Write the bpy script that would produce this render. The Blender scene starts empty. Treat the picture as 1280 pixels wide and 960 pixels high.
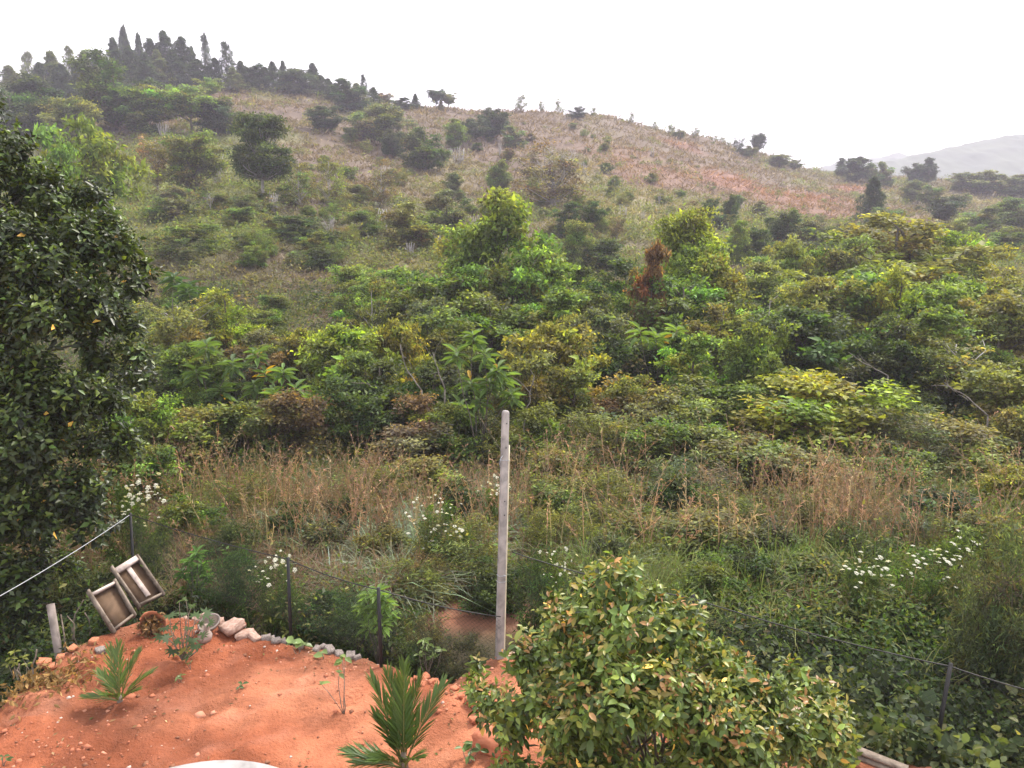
import bpy, math, random
import numpy as np
from mathutils import Vector, Matrix

S = bpy.context.scene
COL = S.collection
rad = math.radians
RS = np.random.RandomState

# ------------------------------------------------------------------ camera
EYE = np.array([0.0, 0.0, 7.0])
PITCH = rad(13.0)
FPX = 967.0                      # focal length in pixels of the 1280 wide photograph
cd = bpy.data.cameras.new('camera')
cam = bpy.data.objects.new('camera', cd)
COL.objects.link(cam)
cam.location = EYE
cam.rotation_euler = (rad(90) - PITCH, 0, 0)
cd.sensor_width = 36.0
cd.lens = 36.0 * FPX / 1280.0
cd.clip_start = 0.05
cd.clip_end = 8000
S.camera = cam

# ------------------------------------------------------------------ light and sky
SUN_EL, SUN_AZ = 52.0, 38.0      # azimuth clockwise from the view direction (+Y)
world = bpy.data.worlds.new('World')
S.world = world
world.use_nodes = True
nt = world.node_tree
nt.nodes.clear()
sky = nt.nodes.new('ShaderNodeTexSky')
sky.sky_type = 'NISHITA'
sky.sun_disc = False
sky.sun_elevation = rad(SUN_EL)
sky.sun_rotation = rad(SUN_AZ)
sky.air_density = 1.0
sky.dust_density = 4.0
hs = nt.nodes.new('ShaderNodeHueSaturation')
hs.inputs['Saturation'].default_value = 0.35
mx = nt.nodes.new('ShaderNodeMix')
mx.data_type = 'RGBA'
mx.inputs['Factor'].default_value = 0.72
mx.inputs['B'].default_value = (4.0, 4.0, 4.08, 1)      # even white cloud deck
bg = nt.nodes.new('ShaderNodeBackground')
bg.inputs['Strength'].default_value = 0.12
wo = nt.nodes.new('ShaderNodeOutputWorld')
nt.links.new(sky.outputs['Color'], hs.inputs['Color'])
nt.links.new(hs.outputs['Color'], mx.inputs['A'])
nt.links.new(mx.outputs['Result'], bg.inputs['Color'])
nt.links.new(bg.outputs['Background'], wo.inputs['Surface'])

sl = bpy.data.lights.new('sun', 'SUN')
sl.energy = 1.5
sl.angle = rad(10)
sl.color = (1.0, 0.94, 0.84)
sun = bpy.data.objects.new('sun', sl)
COL.objects.link(sun)
sdir = Vector((math.sin(rad(SUN_AZ)) * math.cos(rad(SUN_EL)), math.cos(rad(SUN_AZ)) * math.cos(rad(SUN_EL)), math.sin(rad(SUN_EL))))
sun.rotation_euler = sdir.to_track_quat('Z', 'Y').to_euler()

vs = S.view_settings
vs.view_transform = 'Standard'
vs.look = 'None'
vs.exposure = 2.2
vs.gamma = 1.0
cy = S.cycles
cy.max_bounces = 6
cy.diffuse_bounces = 3
cy.glossy_bounces = 2
cy.transmission_bounces = 3
cy.volume_bounces = 1
cy.transparent_max_bounces = 4
cy.use_denoising = True

# ------------------------------------------------------------------ pixel <-> place
CP, SP = math.cos(PITCH), math.sin(PITCH)


def ray(px, py):
    u, v = (px - 640.0) / FPX, (py - 480.0) / FPX
    return np.array([u, CP - v * SP, -SP - v * CP])


def at(px, py, d):
    return EYE + d * ray(px, py)


def on_plane(px, py, z=0.0):
    r = ray(px, py)
    return EYE + r * ((z - EYE[2]) / r[2])


# ------------------------------------------------------------------ noise and ground
def vnoise(x, y, seed=0):
    x = np.asarray(x, float); y = np.asarray(y, float)
    xi, yi = np.floor(x).astype(np.int64), np.floor(y).astype(np.int64)
    xf, yf = x - xi, y - yi
    xf, yf = xf * xf * (3 - 2 * xf), yf * yf * (3 - 2 * yf)

    def hsh(a, b):
        n = (a * 374761393 + b * 668265263 + seed * 144665) & 0x7fffffff
        n = ((n ^ (n >> 13)) * 1274126177) & 0x7fffffff
        return ((n ^ (n >> 16)) & 0xffff) / 65535.0
    a, b, c, d = hsh(xi, yi), hsh(xi + 1, yi), hsh(xi, yi + 1), hsh(xi + 1, yi + 1)
    return (a * (1 - xf) + b * xf) * (1 - yf) + (c * (1 - xf) + d * xf) * yf


def fbm(x, y, seed=0, o=4):
    s, a, t = 0, 1.0, 0
    for i in range(o):
        s = s + a * vnoise(np.asarray(x) * 2 ** i, np.asarray(y) * 2 ** i, seed + i * 17)
        t += a; a *= .5
    return s / t


def sstep(a, b, x):
    t = np.clip((x - a) / (b - a), 0, 1)
    return t * t * (3 - 2 * t)


# ridge: column pixel, ridge pixel row, distance of the ridge; z at 60, 110, 170 m
RIDGE = [(-500, 200, 230, -1.5, 7, 17), (-100, 150, 235, -1.5, 8, 20), (40, 128, 235, -1.5, 8, 22), (160, 103, 235, -1.5, 8, 25), (320, 106, 245, -1.6, 7.5, 22), (440, 122, 255, -1.8, 5.5, 18),
         (540, 130, 265, -1.9, 4.5, 14), (640, 135, 275, -2, 3, 12), (760, 145, 290, -2.1, 2, 10), (860, 166, 300, -2.2, 1.2, 7.5), (950, 192, 310, -2.2, .7, 5.5),
         (1030, 214, 320, -2.2, .3, 4.3), (1100, 221, 330, -2, 0, 3), (1280, 228, 345, -2, -.6, 1.5), (1700, 235, 350, -2, -.5, 1)]
LY = np.linspace(math.log(8), math.log(4000), 500)
cu, prof = [], []
for (px, py, yr, z6, z11, z17) in RIDGE:
    r = ray(px, py)
    zr = EYE[2] + r[2] / r[1] * yr
    ys = [8, 14, 25, 42, 60, 110, 170, yr, yr + 35, yr + 160, 800, 4000]
    zs = [-.85, -.9, -2.2, -2.5, z6, z11, z17, zr, zr - 1.5, zr - 30, -12, -10]
    p = np.interp(np.exp(LY), ys, zs)
    k = np.ones(9) / 9
    for _ in range(2):
        p = np.convolve(np.pad(p, 4, mode='edge'), k, mode='valid')
    cu.append(r[0] / r[1]); prof.append(p)
cu, prof = np.array(cu), np.array(prof)

EDGE = np.array([on_plane(a, b)[:2] for a, b in [(-500, 1010), (-120, 975), (0, 885), (60, 830), (120, 795), (200, 772), (265, 768), (320, 790), (400, 812), (470, 828), (560, 852), (606, 826), (655, 824), (710, 856),
                                                (800, 890), (1000, 920), (1100, 945), (1280, 985), (1700, 1060)]])


def edge_y(x):
    return np.interp(x, EDGE[:, 0], EDGE[:, 1])


def ground(x, y):
    x = np.asarray(x, float); y = np.asarray(y, float)
    yy = np.maximum(y, 8.0)
    u = np.clip(x / yy, cu[0], cu[-1])
    j = np.clip(np.searchsorted(cu, u) - 1, 0, len(cu) - 2)
    t = (u - cu[j]) / (cu[j + 1] - cu[j])
    f = np.clip((np.log(yy) - LY[0]) / (LY[1] - LY[0]), 0, len(LY) - 1.001)
    i = f.astype(int); g = f - i

    def P(c):
        return prof[c, i] * (1 - g) + prof[c, i + 1] * g
    z = P(j) * (1 - t) + P(j + 1) * t
    amp = np.interp(yy, [10, 40, 120, 250, 600], [.25, .5, 1.6, 1.6, 8])
    z = z + amp * (fbm(x / 14, y / 14, 3) - .5) * 2
    # little terraces of the old tea rows on the slope
    w = sstep(70, 110, yy) * .5
    z = z + w * (np.abs(((z * .55) % 1) - .5) - .25)
    # earth yard in front of the fence
    e = edge_y(x) - y + .25 * (fbm(x * 1.3, y * 1.3, 9, 2) - .5)
    m = sstep(-.9, .12, e)
    yard = .16 * (fbm(x * .8, y * .8, 21, 3) - .5) + .20 * (fbm(x * 2.6, y * 2.6, 5, 4) - .5) - .10 * np.clip(fbm(x * 3.4, y * 3.4, 51, 2) - .62, 0, 1) * 4 + .12 * (fbm(x * .9 + y * .55, y * 2.4 - x * 1.3, 46) - .5)
    return z * (1 - m) + yard * m


def gz(x, y):
    return float(ground(np.array([x]), np.array([y]))[0])


def hit(px, py, d0=9.0, d1=420.0):
    ds = np.exp(np.linspace(math.log(d0), math.log(d1), 900))
    r = ray(px, py)
    P = EYE[None] + ds[:, None] * r[None]
    below = P[:, 2] < ground(P[:, 0], P[:, 1])
    k = np.argmax(below)
    return float(ds[k]) if below.any() else d1


# ------------------------------------------------------------------ materials
def new_mat(name):
    m = bpy.data.materials.new(name)
    m.use_nodes = True
    b = m.node_tree.nodes['Principled BSDF']
    return m, m.node_tree, b


def noise_mat(name, c1, c2, scale=5.0, rough=.8, bump=.3, spec=.3, detail=6, dist=.0):
    m, t, b = new_mat(name)
    tc = t.nodes.new('ShaderNodeTexCoord')
    n = t.nodes.new('ShaderNodeTexNoise')
    n.inputs['Scale'].default_value = scale
    n.inputs['Detail'].default_value = detail
    n.inputs['Distortion'].default_value = dist
    r = t.nodes.new('ShaderNodeValToRGB')
    r.color_ramp.elements[0].position = .32
    r.color_ramp.elements[1].position = .68
    r.color_ramp.elements[0].color = (*c1, 1)
    r.color_ramp.elements[1].color = (*c2, 1)
    t.links.new(tc.outputs['Object'], n.inputs['Vector'])
    t.links.new(n.outputs['Fac'], r.inputs['Fac'])
    t.links.new(r.outputs['Color'], b.inputs['Base Color'])
    b.inputs['Roughness'].default_value = rough
    b.inputs['Specular IOR Level'].default_value = spec
    if bump:
        bp = t.nodes.new('ShaderNodeBump')
        bp.inputs['Strength'].default_value = bump
        bp.inputs['Distance'].default_value = .03
        t.links.new(n.outputs['Fac'], bp.inputs['Height'])
        t.links.new(bp.outputs['Normal'], b.inputs['Normal'])
    return m


def leaf_mat(name, rough=.55, spec=.25, trans=.45):
    """colour = what the leaf carries (attribute 'col') times the plant's own colour"""
    m, t, b = new_mat(name)
    a = t.nodes.new('ShaderNodeAttribute'); a.attribute_name = 'col'
    o = t.nodes.new('ShaderNodeObjectInfo')
    x = t.nodes.new('ShaderNodeMix'); x.data_type = 'RGBA'; x.blend_type = 'MULTIPLY'; x.inputs['Factor'].default_value = 1
    t.links.new(a.outputs['Color'], x.inputs['A'])
    t.links.new(o.outputs['Color'], x.inputs['B'])
    t.links.new(x.outputs['Result'], b.inputs['Base Color'])
    b.inputs['Roughness'].default_value = rough
    b.inputs['Specular IOR Level'].default_value = spec
    if trans:
        tr = t.nodes.new('ShaderNodeBsdfTranslucent')
        ms = t.nodes.new('ShaderNodeMixShader'); ms.inputs['Fac'].default_value = trans
        y = t.nodes.new('ShaderNodeMix'); y.data_type = 'RGBA'; y.blend_type = 'MULTIPLY'; y.inputs['Factor'].default_value = 1
        y.inputs['B'].default_value = (1.7, 1.6, .7, 1)
        t.links.new(x.outputs['Result'], y.inputs['A'])
        t.links.new(y.outputs['Result'], tr.inputs['Color'])
        out = t.nodes['Material Output']
        t.links.new(b.outputs['BSDF'], ms.inputs[1])
        t.links.new(tr.outputs['BSDF'], ms.inputs[2])
        t.links.new(ms.outputs['Shader'], out.inputs['Surface'])
    return m


M_LEAF = leaf_mat('leaf')
M_GLOSS = leaf_mat('glossy_leaf', .38, .32, .25)
M_STRAW = leaf_mat('straw', .8, .1, .25)
M_PETAL = leaf_mat('petal', .7, .1, .3)
M_BARK = noise_mat('bark', (.06, .05, .04), (.15, .125, .10), 9, .9, .5)
M_DEADWOOD = noise_mat('dead_wood', (.10, .085, .07), (.22, .195, .17), 7, .9, .4)
M_PALEBARK = noise_mat('pale_bark', (.22, .2, .18), (.42, .39, .36), 7, .85, .4)
M_CONC = noise_mat('weathered_concrete', (.17, .155, .145), (.36, .325, .30), 5, .9, .5, detail=14, dist=.5)
M_SLAB = noise_mat('slab_concrete', (.20, .19, .185), (.34, .32, .31), 4, .8, .3, detail=10)
M_BLACK = noise_mat('black_paint', (.008, .008, .009), (.02, .018, .018), 20, .6, .1)
M_WIRE = noise_mat('wire', (.012, .012, .013), (.03, .028, .026), 20, .55, 0)
M_ZINC = noise_mat('zinc_wire', (.25, .26, .27), (.4, .41, .42), 30, .45, 0)
M_PLY = noise_mat('stained_plywood', (.065, .038, .020), (.135, .082, .048), 3.0, .8, .2, detail=8, dist=.6)
M_WOOD = noise_mat('weathered_wood', (.10, .075, .055), (.24, .19, .15), 8, .85, .4, dist=.8)
M_PALEWOOD = noise_mat('bleached_wood', (.38, .30, .26), (.60, .50, .45), 7, .8, .3, dist=.8)
M_CLAY = noise_mat('clay', (.30, .10, .05), (.47, .19, .10), 6, .9, .3)
M_LATER = noise_mat('laterite', (.33, .10, .05), (.52, .20, .11), 4, .95, .6, detail=9)
M_STONE = noise_mat('pale_stone', (.26, .15, .11), (.46, .32, .26), 5, .9, .5)
M_GREY = noise_mat('grey_stone', (.14, .115, .10), (.28, .23, .205), 6, .9, .5)
M_CREAM = noise_mat('cream_conduit', (.55, .48, .34), (.70, .63, .47), 10, .5, 0)
M_TYRE = noise_mat('dull_clay', (.13, .10, .08), (.25, .19, .15), 7, .85, .3)
M_WHITEPOT = noise_mat('limewash', (.24, .17, .14), (.42, .33, .29), 6, .85, .3)
M_HILL = noise_mat('far_forest', (.025, .042, .025), (.06, .08, .045), .02, .9, 0)

# ------------------------------------------------------------------ mesh building
def mesh(name, V, Fc, mat, col=None, smooth=False):
    V = np.asarray(V, np.float32); Fc = np.asarray(Fc, np.int32)
    me = bpy.data.meshes.new(name)
    n, k = Fc.shape
    me.vertices.add(len(V)); me.vertices.foreach_set('co', V.ravel())
    me.loops.add(n * k); me.loops.foreach_set('vertex_index', Fc.ravel())
    me.polygons.add(n)
    me.polygons.foreach_set('loop_start', np.arange(0, n * k, k, dtype=np.int32))
    me.polygons.foreach_set('loop_total', np.full(n, k, np.int32))
    if smooth:
        me.polygons.foreach_set('use_smooth', np.ones(n, bool))
    if col is not None:
        a = me.attributes.new('col', 'FLOAT_COLOR', 'POINT')
        a.data.foreach_set('color', np.concatenate([np.asarray(col, np.float32), np.ones((len(V), 1), np.float32)], 1).ravel())
    me.update(calc_edges=True)
    me.materials.append(mat)
    return me


def obj(name, me, parent=None, loc=None, **props):
    o = bpy.data.objects.new(name, me)
    COL.objects.link(o)
    if parent is not None:
        o.parent = parent
    if loc is not None:
        o.location = loc
    for k, v in props.items():
        if v is not None:
            o[k] = v
    return o


def thing(name, label, cat, loc=(0, 0, 0), group=None, rot=0.0, scale=None):
    o = bpy.data.objects.new(name, None)
    COL.objects.link(o)
    o.empty_display_size = .2
    o.location = loc
    o.rotation_euler = (0, 0, rot)
    if scale is not None:
        o.scale = scale
    o['label'] = label; o['category'] = cat
    if group: o['group'] = group
    return o


class Geo:
    """gathers triangles with colours"""
    def __init__(s): s.V, s.F, s.C, s.n = [], [], [], 0

    def add(s, V, F_, C=None):
        V = np.asarray(V, float).reshape(-1, 3); F_ = np.asarray(F_, int)
        if F_.shape[1] == 4:
            F_ = np.concatenate([F_[:, [0, 1, 2]], F_[:, [0, 2, 3]]])
        s.V.append(V); s.F.append(F_ + s.n); s.n += len(V)
        s.C.append(np.ones((len(V), 3)) if C is None else np.broadcast_to(np.asarray(C, float), (len(V), 3)))
        return s

    def mesh(s, name, mat, smooth=False):
        return mesh(name, np.concatenate(s.V), np.concatenate(s.F), mat, np.concatenate(s.C), smooth)


def unit(a):
    return a / np.maximum(np.linalg.norm(a, axis=-1, keepdims=True), 1e-9)


def rnd_unit(rng, n):
    return unit(rng.normal(size=(n, 3)))


def leafset(P, A, N, L, W, C, fine=False, curl=.12, fold=.18):
    """leaves at P along A facing N; two folded triangles each, or eight (fine)"""
    P = np.asarray(P, float); A = unit(A); n = len(P)
    Sd = unit(np.cross(A, N)); N = unit(np.cross(Sd, A))
    L = np.broadcast_to(np.asarray(L, float).reshape(-1, 1), (n, 1)); W = np.broadcast_to(np.asarray(W, float).reshape(-1, 1), (n, 1))
    if not fine:
        V = np.stack([P, P + A * L * .42 + Sd * W * .5 + N * W * fold, P + A * L - N * L * curl, P + A * L * .42 - Sd * W * .5 + N * W * fold], 1)
        T = np.array([[0, 1, 2], [0, 2, 3]])
    else:
        def q(a, s, h): return P + A * L * a + Sd * W * s + N * (W * fold * abs(s) * 2 - L * curl * a * a + h * L)
        V = np.stack([q(0, 0, 0), q(.28, .42, 0), q(.62, .44, 0), q(1, 0, 0), q(.62, -.44, 0), q(.28, -.42, 0), q(.3, 0, 0), q(.63, 0, 0)], 1)
        T = np.array([[0, 1, 6], [1, 2, 7], [1, 7, 6], [2, 3, 7], [0, 6, 5], [6, 7, 5], [7, 4, 5], [7, 3, 4]])
    k = V.shape[1]
    Fc = (T[None] + (np.arange(n) * k)[:, None, None]).reshape(-1, 3)
    return V.reshape(-1, 3), Fc, np.repeat(np.broadcast_to(C, (n, 3)), k, axis=0)


def tint(rng, n, base=(1, 1, 1), val=.28, yel=.5, dead=.0, deadc=(.9, .55, .12)):
    """leaf to leaf colour: paler and yellower young leaves, some dead ones"""
    y = rng.rand(n, 1) ** 2 * yel
    v = np.exp(rng.normal(0, val, (n, 1)))
    c = np.asarray(base)[None] * v * np.concatenate([1 + .9 * y, 1 + .35 * y, 1 - .4 * y], 1)
    if dead:
        d = rng.rand(n) < dead
        c[d] = np.asarray(deadc) * np.exp(rng.normal(0, .3, (d.sum(), 1)))
    return np.clip(c, .0, 3)


def tube(pts, radii, n=6, cap=True):
    pts = np.asarray(pts, float); m = len(pts)
    T = np.gradient(pts, axis=0) if m > 2 else np.repeat((pts[1] - pts[0])[None], 2, 0)
    T = unit(T)
    up = np.array([0, 0, 1.0]) if abs(T[0][2]) < .9 else np.array([1.0, 0, 0])
    V = []
    for i in range(m):
        a = unit(np.cross(T[i], up)); b = np.cross(T[i], a)
        th = np.arange(n) * 2 * math.pi / n
        V.append(pts[i] + radii[i] * (np.cos(th)[:, None] * a + np.sin(th)[:, None] * b))
    V = np.concatenate(V)
    Q = []
    for i in range(m - 1):
        for k in range(n):
            Q.append([i * n + k, i * n + (k + 1) % n, (i + 1) * n + (k + 1) % n, (i + 1) * n + k])
    if cap:
        V = np.concatenate([V, pts[:1], pts[-1:]])
        e = len(V)
        for k in range(n):
            Q.append([e - 2, (k + 1) % n, k, k])
            Q.append([e - 1, (m - 1) * n + k, (m - 1) * n + (k + 1) % n, (m - 1) * n + (k + 1) % n])
    Q = np.array(Q)
    Tri = np.concatenate([Q[:, [0, 1, 2]], Q[:, [0, 2, 3]]])
    Tri = Tri[(Tri[:, 0] != Tri[:, 1]) & (Tri[:, 1] != Tri[:, 2]) & (Tri[:, 0] != Tri[:, 2])]
    return V, Tri


def limb(rng, a, b, r0, r1, bend=.12, m=5, n=5):
    a, b = np.asarray(a, float), np.asarray(b, float)
    t = np.linspace(0, 1, m)[:, None]
    L = np.linalg.norm(b - a)
    off = rng.normal(0, bend * L, (1, 3)) * np.sin(t * math.pi) + rng.normal(0, bend * L * .25, (m, 3)) * np.sin(t * math.pi)
    return tube(a + (b - a) * t + off, np.linspace(r0, r1, m), n)


def blades(rng, P, H, lean, W, C, segs=3):
    """arching blades of grass: P roots, H lengths"""
    n = len(P)
    H = np.broadcast_to(np.asarray(H, float).reshape(-1, 1), (n, 1)); W = np.broadcast_to(np.asarray(W, float).reshape(-1, 1), (n, 1))
    lean = np.broadcast_to(np.asarray(lean, float).reshape(-1, 1), (n, 1))
    th = rng.rand(n, 1) * 2 * math.pi
    D = np.concatenate([np.cos(th), np.sin(th), np.zeros((n, 1))], 1)
    ph = th + math.pi / 2 + rng.normal(0, .6, (n, 1))
    Sd = np.concatenate([np.cos(ph), np.sin(ph), np.zeros((n, 1))], 1)
    V = []
    for t, w in ((0, 1), (.4, .85), (.75, .6)):
        c = P + D * H * lean * t ** 1.8 + np.array([0, 0, 1.0]) * H * (t - .55 * np.minimum(lean, 1.4) * t ** 2.6)
        V += [c - Sd * W * w * .5, c + Sd * W * w * .5]
    V.append(P + D * H * lean + np.array([0, 0, 1.0]) * H * (1 - .55 * np.minimum(lean, 1.4)))
    V = np.stack(V, 1)
    T = np.array([[0, 1, 3], [0, 3, 2], [2, 3, 5], [2, 5, 4], [4, 5, 6]])
    Fc = (T[None] + (np.arange(n) * 7)[:, None, None]).reshape(-1, 3)
    return V.reshape(-1, 3), Fc, np.repeat(np.broadcast_to(C, (n, 3)), 7, axis=0)


# ------------------------------------------------------------------ setting: ground
PATCH = []      # (x, y, rx, ry, colour, strength)


def patch(px, py, wpx, hpx, c, k=1.0):
    d = hit(px, py); p = at(px, py, d)
    d2 = hit(px, py - hpx / 2); d1 = hit(px, py + hpx / 2)
    PATCH.append((p[0], p[1], wpx / 2 * d / FPX, max(.4, abs(d2 - d1) / 2), c, k))


DRY, RED, GRN, TAN, DRK = (.150, .112, .088), (.215, .122, .092), (.17, .19, .055), (.22, .19, .105), (.05, .055, .025)
for a in [(340, 140, 120, 50, DRY, 1), (420, 180, 110, 70, DRY, .9), (520, 160, 110, 60, DRY, .9), (640, 150, 160, 30, DRY, 1), (760, 160, 160, 40, DRY, .8), (300, 115, 80, 20, DRY, 1),
          (800, 210, 130, 50, RED, .55), (900, 200, 140, 40, DRY, .8), (960, 240, 230, 9, RED, 1), (1070, 238, 90, 10, RED, 1), (1000, 255, 130, 22, RED, .6), (1140, 282, 90, 26, RED, .75),
          (870, 165, 60, 12, DRY, .8), (745, 285, 60, 8, RED, 1), (850, 183, 60, 8, RED, .8), (500, 182, 40, 20, RED, .6),
          (180, 250, 120, 60, GRN, .9), (260, 290, 200, 50, GRN, .7), (380, 280, 160, 30, DRK, .5), (760, 265, 160, 40, TAN, .8), (860, 260, 120, 30, TAN, .7), (540, 225, 100, 40, TAN, .5),
          (330, 320, 60, 30, DRY, .8), (390, 345, 60, 40, DRY, .8), (340, 390, 80, 40, DRY, .9), (420, 390, 90, 40, DRY, .8), (500, 330, 80, 30, TAN, .6), (1170, 250, 90, 25, DRY, .6), (1240, 255, 90, 22, TAN, .6),
          (595, 768, 130, 36, (.36, .16, .10), 1), (670, 775, 70, 26, (.30, .15, .10), .9), (330, 745, 60, 20, (.22, .11, .07), .6), (880, 640, 200, 60, DRK, .3)]:
    patch(*a)


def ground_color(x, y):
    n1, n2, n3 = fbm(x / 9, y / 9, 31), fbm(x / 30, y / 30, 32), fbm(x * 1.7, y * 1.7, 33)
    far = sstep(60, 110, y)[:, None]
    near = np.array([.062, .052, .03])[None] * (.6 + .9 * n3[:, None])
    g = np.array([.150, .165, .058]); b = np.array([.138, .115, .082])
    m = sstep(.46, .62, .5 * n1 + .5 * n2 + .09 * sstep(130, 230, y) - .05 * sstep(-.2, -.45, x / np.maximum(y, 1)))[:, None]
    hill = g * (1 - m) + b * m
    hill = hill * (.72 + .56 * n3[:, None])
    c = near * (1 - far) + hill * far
    for (px, py, rx, ry, pc, k) in PATCH:
        q = ((x - px) / rx) ** 2 + ((y - py) / ry) ** 2
        w = (k * np.clip(np.exp(-q * 1.1) * 1.5 * (.45 + 1.1 * n1), 0, 1))[:, None]
        c = c * (1 - w) + np.array(pc) * (.75 + .5 * n3[:, None]) * w
    e = edge_y(x) - y
    yard = sstep(-.7, .15, e + .5 * (n3 - .5))[:, None]
    n4 = fbm(x * .8, y * .8, 41)[:, None]; n5 = fbm(x * 5, y * 5, 42)[:, None]
    n4 = sstep(.3, .7, n4)
    n6 = sstep(.35, .65, fbm(x * 2.1 + 7, y * 2.1, 44))[:, None]
    soil = np.array([.270, .084, .040]) * (1 - n4) + np.array([.415, .155, .082]) * n4
    n7 = fbm(x * .9 + y * .55, y * 2.4 - x * 1.3, 46)[:, None]; n8 = fbm(x * 11, y * 11, 47, 2)[:, None]
    soil = soil * (.52 + .40 * n5 + .30 * n6 + .34 * n7 + .16 * n8)  # rut colour follows the relief, darker hollows standing in for weak shading
    soil = soil * (1 - .30 * sstep(.56, .72, fbm(x * .55 + 3, y * .9, 48))[:, None])
    soil = soil + np.array([.05, .05, .045]) * sstep(.55, .75, n7) * n5
    litter = sstep(1.2, -.1, e)[:, None] * .35 * sstep(.4, .6, n3)[:, None]
    soil = soil * (1 - litter) + np.array([.19, .115, .075]) * litter
    return c * (1 - yard) + soil * yard


rows = np.concatenate([np.linspace(-20, 6.5, 12), np.arange(7, 18, .11), np.geomspace(18.1, 420, 210), np.geomspace(440, 3300, 26)])
cols = np.concatenate([np.linspace(-1.3, -.56, 30)[:-1], np.linspace(-.56, .62, 330), np.linspace(.62, 1.3, 30)[1:]])
X = cols[None, :] * (rows[:, None] + 25.0); Y = np.repeat(rows[:, None], len(cols), 1)
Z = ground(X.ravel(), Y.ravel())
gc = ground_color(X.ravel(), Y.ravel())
nr, nc = X.shape
ii = np.arange(nr * nc).reshape(nr, nc)
Q = np.stack([ii[:-1, :-1], ii[:-1, 1:], ii[1:, 1:], ii[1:, :-1]], -1).reshape(-1, 4)
M_GROUND, t, b = new_mat('earth_and_hillside')
a = t.nodes.new('ShaderNodeAttribute'); a.attribute_name = 'col'
tc = t.nodes.new('ShaderNodeTexCoord')
n1 = t.nodes.new('ShaderNodeTexNoise'); n1.inputs['Scale'].default_value = 2.2; n1.inputs['Detail'].default_value = 12; n1.inputs['Roughness'].default_value = .72
n2 = t.nodes.new('ShaderNodeTexNoise'); n2.inputs['Scale'].default_value = 26; n2.inputs['Detail'].default_value = 6
rp = t.nodes.new('ShaderNodeMapRange'); rp.inputs['From Min'].default_value = .3; rp.inputs['From Max'].default_value = .7; rp.inputs['To Min'].default_value = .72; rp.inputs['To Max'].default_value = 1.22
mm = t.nodes.new('ShaderNodeMix'); mm.data_type = 'RGBA'; mm.blend_type = 'MULTIPLY'; mm.inputs['Factor'].default_value = 1
ad = t.nodes.new('ShaderNodeMath'); ad.operation = 'MULTIPLY_ADD'; ad.inputs[1].default_value = .25
bp = t.nodes.new('ShaderNodeBump'); bp.inputs['Strength'].default_value = 1.0; bp.inputs['Distance'].default_value = .14
t.links.new(tc.outputs['Object'], n1.inputs['Vector']); t.links.new(tc.outputs['Object'], n2.inputs['Vector'])
t.links.new(n1.outputs['Fac'], rp.inputs['Value']); t.links.new(a.outputs['Color'], mm.inputs['A']); t.links.new(rp.outputs['Result'], mm.inputs['B'])
t.links.new(mm.outputs['Result'], b.inputs['Base Color'])
t.links.new(n2.outputs['Fac'], ad.inputs[0]); t.links.new(n1.outputs['Fac'], ad.inputs[2]); t.links.new(ad.outputs['Value'], bp.inputs['Height'])
t.links.new(bp.outputs['Normal'], b.inputs['Normal'])
b.inputs['Roughness'].default_value = .95; b.inputs['Specular IOR Level'].default_value = .15
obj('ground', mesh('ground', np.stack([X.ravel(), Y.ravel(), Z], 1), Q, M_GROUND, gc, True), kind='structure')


# far forested hills, seen through the haze
def far_hill(name, sil, dist, depth, seed, bump):
    px = np.linspace(sil[0][0], sil[-1][0], 520)
    py = np.interp(px, [s[0] for s in sil], [s[1] for s in sil])
    V = []
    ts = np.concatenate([np.linspace(-1, 0, 26), np.linspace(.15, 1, 6)])
    for tt in ts:
        for a_, b_ in zip(px, py):
            r = ray(a_, b_)
            zt = EYE[2] + r[2] / r[1] * dist
            x, y = r[0] / r[1] * dist, dist + tt * depth
            h = -14 + (zt + 14) * (1 - abs(tt)) ** .8
            h += bump * (fbm(np.array([x / (dist * .022)]), np.array([y / (dist * .022)]), seed)[0] - .5) * 2.2 * (1 - abs(tt) ** 3) + 2.2 * (vnoise(np.array([x / 7.0]), np.array([y / 7.0]), seed + 3)[0] - .5)
            V.append((x, y, h))
    n = len(px); k = np.arange(len(ts) * n).reshape(len(ts), n)
    Q = np.stack([k[:-1, :-1], k[:-1, 1:], k[1:, 1:], k[1:, :-1]], -1).reshape(-1, 4)
    obj(name, mesh(name, V, Q, M_HILL, None, True), kind='structure')


far_hill('hills', [(960, 232), (1040, 214), (1090, 204), (1130, 197), (1160, 190), (1200, 181), (1235, 174), (1255, 169), (1280, 170), (1400, 160), (1600, 175), (1900, 215)], 960, 260, 5, 2.5)
far_hill('hills', [(940, 235), (1020, 213), (1050, 202), (1075, 200), (1100, 195), (1120, 190), (1140, 197), (1200, 205), (1300, 215)], 1350, 300, 8, 5)

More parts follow.
